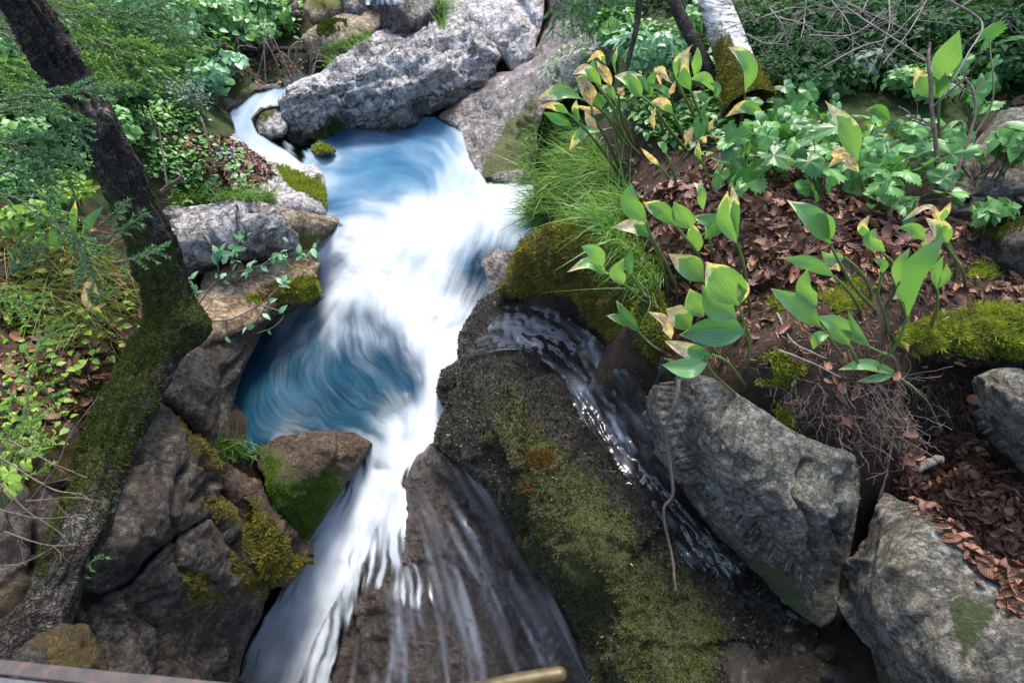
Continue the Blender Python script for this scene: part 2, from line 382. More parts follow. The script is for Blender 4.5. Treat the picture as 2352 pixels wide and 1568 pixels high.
GV = np.c_[gp, gz]; n_ = 330; i_ = (np.arange(n_ - 1)[:, None] * n_ + np.arange(n_ - 1)[None]).ravel()
GQ = np.stack([i_, i_ + 1, i_ + n_ + 1, i_ + n_], -1)
s = NT('soil'); mossy = s.attr('green')
c = s.ramp(s.noise(9, 8, 0.75), [(0.3, (0.008, 0.006, 0.004)), (0.5, (0.024, 0.016, 0.011)), (0.68, (0.06, 0.04, 0.027))])
c = s.mix(0.5, c, s.ramp(s.voro(60, out='Color'), [(0.0, (0.02, 0.012, 0.008)), (1.0, (0.075, 0.045, 0.028))]))
g_ = s.ramp(s.noise(22, 6, 0.7), [(0.35, (0.012, 0.022, 0.006)), (0.65, (0.04, 0.065, 0.016))])
mf = s.maprange(s.math('ADD', mossy, s.math('MULTIPLY', s.math('SUBTRACT', s.noise(5, 6, 0.7), 0.5), 1.2)), 0.4, 0.65)
M['soil'] = s.fin(s.mix(mf, c, g_), 0.95, s.bump(s.noise(45, 6, 0.75), 0.9, 0.02), 0.2)
gu, gv, _d = to_pix(GV); green = np.where((gv < 480) & (gu < 800), 0.6, 0.22); green = np.where((gu > 1230) & (gv < 280), 0.75, green); green = np.where((gu < 420) & (gv > 480), 0.35, green)
green = np.where((gu > 1700) & (gv > 560), 0.12, green)
solid(GV, GQ)
ground = tag(make_mesh('ground', GV, GQ, M['soil'], {'green': green}), kind='structure')

# ------------------------------------------------------------------ rocks (pixel outlines of the 2352 px photograph with heights or depths)
EXT = 1640
rock('boulder', 'big pale grey boulder with layered rough front above the upper pool', 'boulder',
     [(640, 232), (665, 200), (740, 170), (800, 115), (860, 80, -5.0), (1000, 66, -5.15), (1080, 66), (1130, 105), (1150, 130, -5.25), (1138, 165), (1115, 205, -5.2), (1060, 235), (1000, 258, -5.1), (960, 292), (900, 298, -5.02), (860, 288), (790, 300, -4.95), (750, 315), (700, 335, -4.7), (668, 330), (645, 290, -4.62)],
     [(850, 190, -4.58), (700, 220, -4.45), (1000, 150, -4.72), (950, 120, -4.9), (1080, 120, -5.05), (780, 250, -4.6), (940, 235, -4.82), (680, 270, -4.5)], M['pale_rock'], 4, 0.1, 40, 0.8, 0.05, 2.5, 0.08, 2.6, ((R(28), R(22)), (1.5, 2.5, 9), 0.09), grit=0.065, gfreq=8, wetpoly=[[(640, 300), (760, 285), (960, 250), (1010, 260), (960, 310), (700, 345)]], moss=[[(690, 300), (760, 285), (800, 300), (720, 335)]], mw=25, seed=1)
rock('cliff', 'smooth pale grey rock wall rising behind the big boulder', 'cliff',
     [(1000, -160), (1280, -160), (1250, 0), (1242, 60), (1228, 132), (1180, 175), (1148, 128), (1120, 95), (1080, 70), (1005, 62)],
     [(1010, 62, -5.3), (1150, 130, -5.32), (1228, 132, -4.95), (1180, 175, -5.2), (1150, 0, -5.5), (1240, 10, -5.1), (1020, 0, -5.6), (1150, -160, -5.6), (1120, 60, -5.45)], M['cliff_rock'], 7, 0.1, 50, 0.8, 0.05, 1.6, 0.08, 1.6, seed=2, cracks=[([(1190, 0), (1235, 60), (1250, 110)], 8, 0.08)])
rock('rock_slope', 'wet sloping bedrock with a green algae streak beside the upper pool', 'rock',
     [(1130, 168), (1180, 160), (1225, 128), (1240, 60), (1255, -60), (1440, -60), (1420, 130), (1340, 210), (1255, 240), (1235, 300), (1230, 430), (1190, 440), (1110, 410), (1075, 360), (1048, 300), (1005, 270), (1060, 228), (1112, 200)],
     [(1050, 315, 2.2), (1010, 268, 2.3), (1120, 190, 2.5), (1110, 405, 2.15), (1200, 430, 2.15), (1300, 150, 2.9), (1420, -60, -4.0), (1400, 100, 3.05), (1230, 130, 2.72), (1225, 280, 2.5), (1250, -60, -5.3), (1240, 60, 2.85), (1150, 300, 2.3)], M['wet_rock'], 7, 0.04, 40, 0.6, 0.05, 2.2, 0.05, 2.0, ((R(40), R(-30)), (1.5, 2, 6), 0.03),
     moss=[[(1230, 215), (1235, 290), (1200, 380), (1130, 405), (1110, 370), (1170, 290)]], mw=40, wet=0.25, seed=3)
rock('rock_shelf', 'flat grey bedrock shelf with mossy edge beside the upper stream', 'rock',
     [(470, 290, 2.5), (540, 310), (562, 338, 2.42), (620, 368), (690, 392, 2.26), (722, 372, 2.28), (748, 405, 2.2), (752, 500, 2.16), (700, 490), (640, 495, 2.25), (560, 470, 2.35), (520, 400, 2.45), (480, 320)],
     [(600, 400, 2.38), (700, 440, 2.3)], M['cliff_rock'], 6, 0.04, 30, 0.4, 0.025, 4, 0.03, 4, seed=4, moss=[[(480, 275), (530, 280), (545, 305), (500, 300)], [(620, 375), (680, 395), (745, 430), (750, 480), (700, 450), (640, 415)]], mw=20, wet=0.2)
rock('boulder', 'rounded grey boulder below the grass tufts left of the cascade', 'boulder',
     [(362, 500, -3.4), (400, 480), (460, 468), (520, 462, -3.45), (590, 468), (642, 485), (660, 505, -3.6), (668, 540), (684, 578, -3.72), (640, 588), (600, 605), (540, 605, -3.55), (470, 625), (430, 645), (398, 642, -3.35), (378, 570)],
     [(520, 520, -3.27), (440, 540, -3.22), (600, 520, -3.38), (460, 495, -3.33), (580, 580, -3.5)], M['pale_rock'], 4, 0.1, 45, 0.5, 0.04, 3, 0.08, 3.4, ((R(20), R(70)), (1.5, 2.5, 9), 0.06), grit=0.045, gfreq=9, seed=5, wetpoly=[[(420, 640), (480, 590), (640, 575), (690, 590), (540, 620)]])
rock('rock_slab', 'low tan wet slab touching the white cascade', 'rock',
     [(635, 478, 2.3), (700, 482), (770, 500, 2.2), (795, 512), (745, 548), (718, 575, 2.02), (680, 585, 2.0), (655, 540)], [(710, 525, 2.18)], M['tan_rock'], 6, 0.03, 30, 0.3, 0.015, 4, 0.02, 4, seed=6, moss=[[(680, 545), (740, 535), (720, 570), (685, 575)]], mw=15, wet=0.15)
rock('rock_ledge', 'tan ledge with orange moss overhanging the blue plunge pool', 'rock',
     [(470, 625, 2.05), (540, 605), (600, 602, 2.0), (650, 580), (700, 572, 2.0), (735, 590, 1.9), (724, 640), (734, 676, 1.83), (690, 692), (640, 697, 1.87), (600, 740), (522, 775, 1.95), (458, 800), (398, 842, 2.03), (440, 765)],
     [(560, 660, 1.99), (650, 640, 1.95), (480, 720, 2.03)], M['tan_rock'], 5, 0.04, 24, 0.25, 0.03, 3.5, 0.06, 3.4, ((R(15), R(10)), (1.2, 1.5, 9), 0.02), seed=7,
     moss=[[(600, 665), (660, 650), (720, 655), (722, 675), (640, 688)], [(560, 690), (600, 680), (590, 705)]], mw=22)
rock('rock_wall', 'rock wall coloured dark as if shaded, curving round the left of the plunge pool', 'rock',
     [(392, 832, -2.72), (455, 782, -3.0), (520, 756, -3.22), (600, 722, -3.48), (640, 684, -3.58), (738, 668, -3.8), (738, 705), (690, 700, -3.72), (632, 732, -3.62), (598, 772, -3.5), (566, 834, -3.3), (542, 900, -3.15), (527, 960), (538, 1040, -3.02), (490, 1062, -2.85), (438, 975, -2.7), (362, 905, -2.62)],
     [(520, 820, -3.1), (460, 880, -2.84), (480, 960, -2.86), (580, 760, -3.42)], M['crag_rock'], 5, 0.03, 24, 0.4, 0.03, 3.5, 0.06, 3, seed=71, wet=0.3, moss=[[(480, 1020), (530, 1010), (530, 1050), (490, 1055)]], mw=15, cracks=[([(590, 770), (520, 860), (505, 960)], 6, 0.05)])  # darker stone colour stands in for the shade under the ledge
rock('rock', 'brown wet rock with moss between plunge pool and chute', 'rock',
     [(592, 1030, 1.62), (640, 1002), (720, 982, 1.6), (780, 980), (822, 1000), (858, 1012, 1.48), (850, 1045), (800, 1100, 1.42), (765, 1150), (730, 1205, 1.2), (700, 1262, 1.1), (650, 1240), (620, 1140, 1.55), (588, 1070)],
     [(700, 1090, 1.62), (740, 1030, 1.65), (660, 1150, 1.5)], M['brown_rock'], 5, 0.06, 40, 0.5, 0.03, 4, 0.04, 3.5, seed=8, moss=[[(605, 1050), (640, 1100), (690, 1100), (770, 1100), (755, 1160), (735, 1190), (700, 1250), (660, 1220), (625, 1140)]], mw=60, wet=0.2)
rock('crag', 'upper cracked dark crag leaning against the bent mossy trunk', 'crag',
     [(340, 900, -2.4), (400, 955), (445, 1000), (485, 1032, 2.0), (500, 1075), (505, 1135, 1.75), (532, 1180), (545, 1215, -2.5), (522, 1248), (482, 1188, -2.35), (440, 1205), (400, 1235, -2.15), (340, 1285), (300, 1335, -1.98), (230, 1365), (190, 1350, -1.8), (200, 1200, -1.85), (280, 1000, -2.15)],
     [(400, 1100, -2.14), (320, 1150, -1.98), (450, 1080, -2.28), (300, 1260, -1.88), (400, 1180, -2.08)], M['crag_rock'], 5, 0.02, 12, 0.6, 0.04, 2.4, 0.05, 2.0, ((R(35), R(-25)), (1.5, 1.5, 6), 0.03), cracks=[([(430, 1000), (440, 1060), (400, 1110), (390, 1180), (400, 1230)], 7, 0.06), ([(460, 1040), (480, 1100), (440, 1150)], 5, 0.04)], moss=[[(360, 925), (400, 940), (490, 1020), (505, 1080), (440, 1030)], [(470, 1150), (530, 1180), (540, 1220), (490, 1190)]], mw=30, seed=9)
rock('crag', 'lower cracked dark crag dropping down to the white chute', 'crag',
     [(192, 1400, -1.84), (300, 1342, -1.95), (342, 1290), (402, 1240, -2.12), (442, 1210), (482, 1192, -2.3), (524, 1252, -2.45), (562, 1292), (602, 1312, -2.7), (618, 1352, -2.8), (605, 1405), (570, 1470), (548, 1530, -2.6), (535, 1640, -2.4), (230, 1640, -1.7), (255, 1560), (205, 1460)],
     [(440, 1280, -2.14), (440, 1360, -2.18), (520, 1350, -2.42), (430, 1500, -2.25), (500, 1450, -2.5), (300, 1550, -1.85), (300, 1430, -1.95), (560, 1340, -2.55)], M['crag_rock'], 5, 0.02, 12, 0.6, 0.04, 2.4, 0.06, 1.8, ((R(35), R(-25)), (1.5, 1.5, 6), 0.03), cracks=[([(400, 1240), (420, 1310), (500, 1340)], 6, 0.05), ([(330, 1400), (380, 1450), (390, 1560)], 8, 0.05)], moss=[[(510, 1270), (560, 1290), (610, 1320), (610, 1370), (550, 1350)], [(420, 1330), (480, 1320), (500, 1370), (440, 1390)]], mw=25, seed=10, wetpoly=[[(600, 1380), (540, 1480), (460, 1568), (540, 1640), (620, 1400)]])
rock('rock', 'rubble rock with reddish moss between crag and chute', 'rock',
     [(485, 1055, 1.8), (530, 1080), (592, 1100, 1.58), (645, 1185), (705, 1245, 1.15), (695, 1305), (655, 1350, 1.05), (612, 1345, 1.15), (598, 1302), (552, 1280, 1.4), (525, 1235), (545, 1190, 1.5), (505, 1130, 1.62)],
     [(580, 1180, 1.58), (640, 1270, 1.35), (560, 1140, 1.66)], M['brown_rock'], 5, 0.06, 30, 0.5, 0.04, 4, 0.1, 5, seed=11, moss=[[(560, 1130), (600, 1180), (660, 1240), (680, 1300), (620, 1310), (580, 1250)]], mw=25, cracks=[([(540, 1110), (570, 1190), (600, 1280)], 7, 0.06)])
rock('boulder', 'moss covered boulder at the edge of the grassy right bank', 'boulder',
     [(1212, 538, 2.6), (1245, 530), (1300, 500, 2.76), (1400, 520, 2.8), (1500, 610, 2.78), (1530, 700, 2.7), (1535, 800, 2.6), (1520, 885, 2.3), (1480, 905, 2.15), (1440, 835), (1380, 775, 2.15), (1310, 725), (1250, 692, 2.15), (1200, 682), (1148, 675, 2.05), (1155, 640), (1180, 590, 2.35), (1195, 560)],
     [(1300, 600, 2.62), (1220, 600, 2.5), (1400, 680, 2.58), (1450, 780, 2.5), (1300, 680, 2.35), (1400, 740, 2.35)], M['mossy_rock'], 6, 0.05, 40, 0.6, 0.04, 4, 0.04, 3, seed=12, moss=[[(1190, 570), (1300, 500), (1400, 520), (1520, 640), (1530, 860), (1490, 880), (1400, 760), (1320, 680), (1160, 670)]], mw=30)
rock('boulder', 'broad wet boulder covered in dark moss right of the chute', 'boulder',
     [(1100, 692, 1.98), (1150, 668), (1200, 678), (1260, 688), (1320, 722), (1390, 772), (1450, 832, 2.06), (1505, 895), (1510, 960), (1540, 1080, 2.07), (1570, 1170), (1640, 1240, 2.07), (1700, 1290), (1770, 1345, 2.06), (1850, 1425), (1910, 1490, 2.03), (1960, 1568), (1960, EXT, 2.0), (1400, EXT, 1.45), (1372, 1568), (1312, 1420, 1.6), (1240, 1310), (1190, 1230, 1.68), (1130, 1130), (1060, 1070, 1.72), (998, 1022, 1.6), (1008, 970), (1020, 940, 1.66), (1008, 900), (1014, 850, 1.78), (1050, 828), (1058, 770, 1.88)],
     [(1300, 780, 2.06), (1420, 880, 2.07), (1500, 1000, 2.07), (1150, 870, 2.03), (1250, 1000, 2.12), (1400, 1150, 2.2), (1450, 1300, 2.18), (1550, 1420, 2.12), (1200, 1150, 1.95), (1320, 1330, 1.95), (1420, 1500, 1.95), (1500, 1600, 1.98), (1650, 1500, 2.03), (1100, 980, 1.95), (1180, 760, 2.02)], M['mossy_rock'], 6, 0.07, 40, 0.7, 0.03, 4, 0.04, 3, ((R(50), R(20)), (1.5, 1.5, 7), 0.025), seed=13, wet=0.35, grit=0.02, gfreq=22,
     moss=[[(1130, 940), (1180, 930), (1290, 1040), (1330, 1150), (1430, 1200), (1480, 1290), (1540, 1370), (1620, 1430), (1690, 1640), (1400, 1640), (1370, 1550), (1300, 1380), (1200, 1200), (1220, 1080)]], mw=110)
rock('rock_slab', 'dark brown slab under the thin film of water below the chute', 'rock',
     [(925, 1085, 1.3), (992, 1018, 1.56), (1062, 1062, 1.6), (1135, 1122), (1195, 1225, 1.5), (1245, 1305), (1315, 1415, 1.4), (1385, 1568), (1405, EXT, 1.3), (735, EXT, 0.5), (755, 1568), (778, 1480, 0.72), (815, 1370, 0.9), (850, 1260), (880, 1180, 1.1), (905, 1130)],
     [(1100, 1150, 1.4), (1200, 1300, 1.33), (1300, 1480, 1.25), (900, 1250, 1.06), (860, 1350, 1.0), (1000, 1350, 1.1), (1000, 1200, 1.3), (820, 1568, 0.62), (1000, 1568, 0.8), (1200, 1568, 1.05), (960, 1420, 0.98)], M['slab_rock'], 6, 0.05, 30, 0.5, 0.03, 3.5, 0.03, 3, seed=14, wet=0.5)
rock('boulder', 'large grey wedge shaped boulder beside the shallow trickle', 'boulder',
     [(1516, 812, 2.72), (1560, 848), (1640, 872, 2.76), (1760, 948, 2.76), (1850, 1008), (1920, 1035, 2.7), (1972, 1042, 2.62), (1978, 1130, 2.45), (1962, 1230), (1932, 1330, 2.25), (1905, 1412), (1882, 1432, 2.1), (1830, 1402), (1770, 1345, 2.1), (1690, 1265), (1620, 1205, 2.15), (1570, 1135), (1530, 1052, 2.2), (1498, 960), (1494, 900, 2.35)],
     [(1540, 920, 2.6), (1700, 1000, 2.73), (1620, 1080, 2.55), (1720, 1180, 2.5), (1880, 1100, 2.66), (1820, 1280, 2.42), (1900, 1250, 2.45), (1940, 1150, 2.6), (1880, 1390, 2.2), (1580, 1000, 2.58)], M['lichen_rock'], 5, 0.025, 16, 0.6, 0.014, 4, 0.09, 2.1, ((R(30), R(50)), (1.5, 1.5, 7), 0.012), seed=15, cracks=[([(1850, 1060), (1830, 1150), (1870, 1200), (1890, 1300)], 6, 0.03), ([(1925, 1060), (1920, 1180), (1935, 1250)], 6, 0.035)], moss=[[(1690, 1262), (1780, 1340), (1880, 1425), (1840, 1350), (1760, 1290)]], mw=20, wiggle=4)
rock('boulder', 'speckled grey boulder with dead leaves on top, nearest in the right corner', 'boulder',
     [(2030, 1128, 2.5), (2062, 1150), (2130, 1178, 2.58), (2172, 1222), (2232, 1292, 2.62), (2300, 1332), (2440, 1385, 2.68), (2440, EXT, 2.55), (2055, EXT, 2.05), (2042, 1568), (2022, 1500, 2.1), (1988, 1440), (1962, 1400, 2.15), (1970, 1330), (1992, 1280, 2.3), (2012, 1200)],
     [(2100, 1260, 2.6), (2150, 1400, 2.57), (2060, 1400, 2.46), (2120, 1530, 2.4), (2300, 1520, 2.6), (2010, 1350, 2.36)], M['lichen_rock'], 5, 0.025, 16, 0.6, 0.016, 3, 0.09, 2.0, ((R(30), R(50)), (1.5, 1.5, 7), 0.012), seed=16, moss=[[(2000, 1460), (2040, 1500), (2080, 1600), (2040, 1600)], [(2200, 1400), (2260, 1430), (2240, 1500)]], mw=30)
rock('boulder', 'grey rock half out of frame below the mossy ledge on the right', 'boulder',
     [(2228, 872, 2.82), (2282, 852), (2440, 845, 2.95), (2440, 1150, 2.65), (2352, 1082, 2.6), (2290, 1025, 2.6), (2250, 960)], [(2330, 950, 2.88), (2280, 920, 2.84)], M['lichen_rock'], 6, 0.06, 40, 0.5, 0.025, 4, 0.05, 4, seed=17)
rock('boulder', 'blue grey rock face behind the lobed leaves at the right edge', 'boulder',
     [(2175, 455, 2.95), (2205, 390), (2250, 320, 3.1), (2300, 268), (2440, 235, 3.25), (2440, 500, 2.98), (2352, 478), (2280, 505, 2.9), (2200, 490)], [(2300, 380, 3.08), (2240, 430, 3.02)], M['lichen_rock'], 7, 0.06, 50, 0.5, 0.04, 3, 0.08, 2.5, seed=18)
rock('rock', 'small dark rock with moss cap right of the leaf litter', 'rock',
     [(2235, 545, 2.9), (2300, 508), (2440, 485, 3.02), (2440, 670, 2.85), (2340, 645, 2.82), (2265, 595)], [(2340, 570, 2.98)], M['crag_rock'], 7, 0.06, 40, 0.4, 0.03, 4, 0.06, 4, seed=19, moss=[[(2240, 540), (2310, 510), (2380, 520), (2300, 560)]], mw=25)
rock('rock_ledge', 'low ledge capped with bright yellow green moss on the right', 'rock',
     [(2078, 772, 2.82), (2150, 722, 2.86), (2222, 702), (2300, 708, 2.92), (2440, 712), (2440, 860, 2.75), (2352, 855), (2250, 845, 2.74), (2180, 832), (2105, 815, 2.76)], [(2200, 765, 2.87), (2340, 780, 2.88)], M['mossy_rock'], 6, 0.04, 25, 0.3, 0.03, 5, 0.03, 5, seed=20, moss=[[(2090, 765), (2160, 722), (2260, 702), (2440, 712), (2440, 835), (2280, 822), (2180, 800)]], mw=15)
rock('rock', 'tan rock with moss patches beside the small fall at the top', 'rock',
     [(685, 95, -5.05), (740, 62), (800, 22, -5.15), (850, 12), (884, 42, -5.1), (862, 78), (820, 112, -4.98), (770, 138, -4.95), (715, 132)], [(780, 80, -4.9)], M['tan_rock'], 6, 0.08, 40, 0.6, 0.05, 3, 0.08, 2.5, seed=21, moss=[[(740, 60), (790, 40), (800, 70), (760, 90)]], mw=25)
rock('rock', 'dark wet rock step under the small fall at the top', 'rock',
     [(790, -90, -5.3), (1040, -90, -5.4), (1015, 66, -5.2), (940, 80), (860, 90, -5.15), (790, 60, -5.2)], [(940, 10, -5.1), (900, 50, -5.05)], M['wet_rock'], 7, 0.08, 40, 0.6, 0.06, 3, 0.14, 2.5, seed=22, wet=0.7)
rock('rock', 'mossy rocks left of the small fall at the top edge', 'rock',
     [(690, 20, -5.3), (760, -50, -5.35), (850, -50, -5.35), (840, 12, -5.2), (780, 30), (720, 60, -5.2)], [(770, 0, -5.15)], M['tan_rock'], 7, 0.08, 30, 0.5, 0.06, 3, 0.1, 3, seed=23, moss=[[(700, 10), (780, -40), (840, 0), (760, 30)]], mw=25)
rock('rock', 'small wet rock at the foot of the big boulder', 'rock',
     [(868, 262, -4.9), (888, 240), (928, 236, -4.82), (950, 258), (964, 286, -4.92), (922, 300, -4.9), (884, 294)], [(915, 262, -4.7)], M['wet_rock'], 5, 0.08, 22, 0.3, 0.02, 5, 0.03, 5, seed=24, wet=0.5, moss=[[(868, 262), (890, 245), (900, 290), (880, 292)]], mw=10)
rock('stone', 'small mossy stone between stream and upper pool', 'stone',
     [(710, 348, -4.42), (730, 330), (756, 330, -4.45), (772, 346, -4.4), (760, 358), (728, 358, -4.38)], [(742, 342, -4.28)], M['mossy_rock'], 4, 0.08, 16, 0.2, 0.01, 6, 0.0, 5, seed=25, moss=[[(710, 348), (730, 330), (770, 345), (730, 350)]], mw=10, wiggle=3)
rock('stone', 'pale stone with rusty stain inside the bend of the upper stream', 'stone',
     [(578, 270, -4.62), (600, 246), (642, 240, -4.7), (656, 290), (650, 318, -4.42), (620, 325, -4.4), (590, 308)], [(620, 280, -4.42)], M['pale_rock'], 5, 0.08, 25, 0.3, 0.02, 5, 0.04, 4, seed=26, wet=0.3, moss=[[(580, 268), (602, 246), (640, 242), (640, 258), (600, 275)]], mw=12)
rock('rock', 'ochre stained rock under the trunk foot at the bottom left', 'rock',
     [(60, 1500, -1.5), (130, 1450), (185, 1440, -1.66), (225, 1490), (262, 1560, -1.75), (270, 1640, -1.7), (40, 1640, -1.45)], [(150, 1530, -1.55)], M['crag_rock'], 6, 0.04, 25, 0.4, 0.03, 4, 0.06, 3, seed=28, moss=[[(90, 1490), (180, 1450), (240, 1540), (120, 1580)]], mw=30)
rock('rock', 'dark rock added for the shade of the hollow behind the bare twigs at the lower left', 'rock',
     [(-60, 1040, -1.75), (60, 1000), (150, 1010, -1.95), (205, 1080, -2.0), (170, 1230, -1.85), (100, 1340, -1.75), (-60, 1420, -1.6)], [(80, 1150, -1.72)], M['crag_rock'], 7, 0.05, 40, 0.4, 0.05, 3, 0.1, 2.6, seed=29, moss=[[(0, 1020), (140, 1020), (160, 1100), (60, 1120)]], mw=30, cracks=[([(40, 1010), (90, 1150), (60, 1300)], 9, 0.07)])  # added rock, its dark stone stands in for the shade of the hollow
rock('rock', 'dark mossy rock step above the bend of the upper stream', 'rock',
     [(500, 232, -4.55), (525, 200), (565, 188, -4.8), (610, 196), (655, 182, -4.95), (665, 205), (640, 214, -4.8), (590, 214), (545, 246, -4.6), (520, 256)], [(580, 203, -4.68)], M['wet_rock'], 5, 0.05, 22, 0.3, 0.04, 4, 0.08, 3, seed=31, wet=0.6, moss=[[(520, 205), (570, 190), (600, 200), (550, 225)]], mw=15)
rock('rock', 'dark rock showing through the veil of the cascade', 'rock',
     [(1015, 610, -3.85), (1055, 572), (1130, 560, -3.72), (1180, 575, -3.6), (1170, 650), (1125, 740, -3.62), (1085, 740), (1055, 660, -3.8)], [(1110, 620, -3.66), (1090, 600, -3.68)], M['wet_rock'], 6, 0.08, 40, 0.4, 0.02, 4, 0.04, 4, seed=27, wet=0.3)
def blur(A, k):
    for _ in range(2):
        for ax in (0, 1):
            c_ = np.cumsum(np.pad(A, [(k + 1, k) if a_ == ax else (0, 0) for a_ in (0, 1)], mode='edge'), axis=ax)
            A = (np.take(c_, np.arange(2 * k + 1, c_.shape[ax]), ax) - np.take(c_, np.arange(0, c_.shape[ax] - 2 * k - 1), ax)) / (2 * k + 1)
    return A
# ------------------------------------------------------------------ water
def flow_field(q, lines, sigma=55, extra=1e-4):
    F = np.zeros((len(q), 2)); W = np.full(len(q), 1e-9)
    for ln in lines:
        P = spline(ln, 24); D = np.gradient(P, axis=0); D /= np.linalg.norm(D, axis=1)[:, None]
        for p, dv in zip(P, D):
            r2 = ((q - p) ** 2).sum(1); wg = np.exp(-r2 / (2 * sigma ** 2)) + extra / (1 + r2 / 1e4); F += wg[:, None] * dv; W += wg
    F /= W[:, None]; return F / (np.linalg.norm(F, axis=1)[:, None] + 1e-9)

def lic(noise, FX, FY, L):
    """line integral convolution of noise along the flow: the streak texture of running water"""
    ny, nx = noise.shape; yy, xx = np.mgrid[0:ny, 0:nx].astype(float); acc = noise.copy(); wsum = 1.0
    def samp(A, x, y):
        x = np.clip(x, 0, nx - 1.001); y = np.clip(y, 0, ny - 1.001); i = x.astype(int); j = y.astype(int); fx = x - i; fy = y - j
        return (A[j, i] * (1 - fx) + A[j, i + 1] * fx) * (1 - fy) + (A[j + 1, i] * (1 - fx) + A[j + 1, i + 1] * fx) * fy
    for sg in (1, -1):
        x = xx.copy(); y = yy.copy()
        for k in range(L):
            fx = samp(FX, x, y); fy = samp(FY, x, y); x = x + sg * fx; y = y + sg * fy
            wg = 0.5 + 0.5 * math.cos(math.pi * k / L); acc = acc + wg * samp(noise, x, y); wsum += wg
    return acc / wsum

def stdz(a): return (a - a.mean()) / (a.std() + 1e-9)

WS = 3.0
WU = np.arange(474, 1240, WS); WVv = np.arange(186, 1640, WS); UU, VV = np.meshgrid(WU, WVv); WQ = np.c_[UU.ravel(), VV.ravel()]; SH = UU.shape
WZ = [(655, 210, 2.56), (600, 225, 2.55), (550, 262, 2.5), (540, 295, 2.47), (570, 335, 2.4), (640, 372, 2.3), (700, 388, 2.22), (720, 350, 2.24), (640, 330, 2.32), (590, 280, 2.46),
      (760, 312, 2.2), (900, 300, 2.2), (1040, 315, 2.2), (760, 480, 2.18), (900, 430, 2.2), (1080, 400, 2.2), (1000, 360, 2.2), (850, 360, 2.2), (780, 515, 2.16), (900, 478, 2.26), (1050, 445, 2.27), (1205, 440, 2.2),
      (705, 590, 1.95), (850, 555, 2.07), (1000, 540, 2.13), (1205, 530, 2.1), (715, 655, 1.7), (850, 690, 1.78), (1000, 720, 1.84), (1130, 640, 1.88), (1150, 600, 1.98),
      (640, 720, 1.53), (540, 950, 1.5), (620, 1015, 1.5), (760, 850, 1.52), (850, 985, 1.5), (940, 900, 1.53), (1000, 860, 1.6), (1065, 770, 1.68), (700, 760, 1.56), (800, 770, 1.63), (930, 790, 1.69), (500, 1020, 1.5),
      (900, 1000, 1.47), (985, 960, 1.5), (1005, 930, 1.52), (865, 1080, 1.3), (935, 1080, 1.36), (755, 1200, 1.12), (900, 1160, 1.24), (680, 1350, 0.87), (860, 1260, 1.12), (800, 1350, 0.98), (600, 1500, 0.62), (780, 1480, 0.74), (550, 1640, 0.42), (740, 1640, 0.5), (950, 1280, 1.14), (960, 1380, 1.08)]
wf = RBF([(a / 1000, b / 1000) for a, b, _ in WZ], [1 / dz(b, z) for _, b, z in WZ], 'lin', 1e-3)
W_OUT = [(660, 200), (590, 212), (530, 258), (540, 312), (575, 355), (640, 388), (700, 402), (742, 420), (750, 500), (785, 518), (735, 555), (700, 575), (690, 640), (728, 680), (640, 695), (590, 740), (540, 860), (500, 960), (515, 1040), (600, 1040), (720, 1000), (835, 1018), (828, 1060), (740, 1190), (690, 1275), (640, 1370), (590, 1450), (530, 1568), (505, 1640), (742, 1640), (758, 1568), (782, 1480), (815, 1390), (828, 1342), (865, 1336), (900, 1372), (965, 1392), (975, 1370), (1000, 1370), (1010, 1340), (985, 1250), (950, 1160), (928, 1110), (960, 1050), (1000, 1015), (1025, 930), (1018, 850), (1065, 820), (1075, 740), (1115, 690), (1165, 655), (1200, 580), (1235, 545), (1225, 420), (1120, 420), (1085, 375), (1062, 305), (1000, 268), (880, 268), (760, 295), (712, 340), (690, 372), (665, 340), (620, 325), (590, 305), (575, 272), (600, 247), (665, 238)]
FLOW = [[(665, 215), (600, 232), (555, 258), (555, 310), (600, 350), (660, 375), (720, 385)], [(650, 300), (680, 350), (720, 375)],
        [(760, 330), (900, 300), (1030, 330), (1075, 400), (1000, 470)], [(740, 400), (850, 400), (960, 380), (1020, 420)], [(760, 470), (850, 420), (960, 430)],
        [(1050, 420), (900, 500), (770, 580), (712, 650)], [(1080, 440), (960, 580), (860, 700)], [(1140, 440), (1060, 600), (1010, 760)], [(1195, 440), (1170, 600), (1090, 740)], [(1150, 430), (1120, 560), (1060, 700)],
        [(735, 690), (640, 770), (560, 930), (560, 1000)], [(830, 700), (720, 830), (690, 930), (760, 990)], [(840, 760), (900, 830), (960, 900)], [(780, 800), (830, 880), (900, 930)], [(1030, 740), (1005, 850), (960, 960)], [(620, 1000), (700, 960), (820, 970), (900, 960)],
        [(980, 900), (940, 970), (880, 1060), (760, 1230), (640, 1440), (560, 1620)], [(985, 970), (915, 1090), (870, 1180), (790, 1380), (730, 1620)], [(905, 1130), (935, 1240), (965, 1380)], [(890, 1160), (890, 1260), (875, 1360)], [(880, 1170), (835, 1290), (825, 1360)]]
fl = flow_field(WQ, FLOW)
_e = 1.0; _q = lambda o: np.c_[WQ / 48.0, np.full(len(WQ), 3.3)] + o
_pot = lambda o: fbm(_q(o), 3, 77)
_cu = np.c_[_pot([0, .05, 0]) - _pot([0, -.05, 0]), -(_pot([.05, 0, 0]) - _pot([-.05, 0, 0]))] / .1
_am = np.where(WQ[:, 1] < 470, 0.38, np.where((WQ[:, 1] > 700) & (WQ[:, 1] < 1010), 0.32, 0.15)) * np.where(WQ[:, 0] < 735, np.where(WQ[:, 1] < 410, 0.25, 1), 1)
fl = fl + _cu * _am[:, None]; fl /= np.linalg.norm(fl, axis=1)[:, None] + 1e-9
FX = fl[:, 0].reshape(SH); FY = fl[:, 1].reshape(SH)
nz = rng.standard_normal(SH)
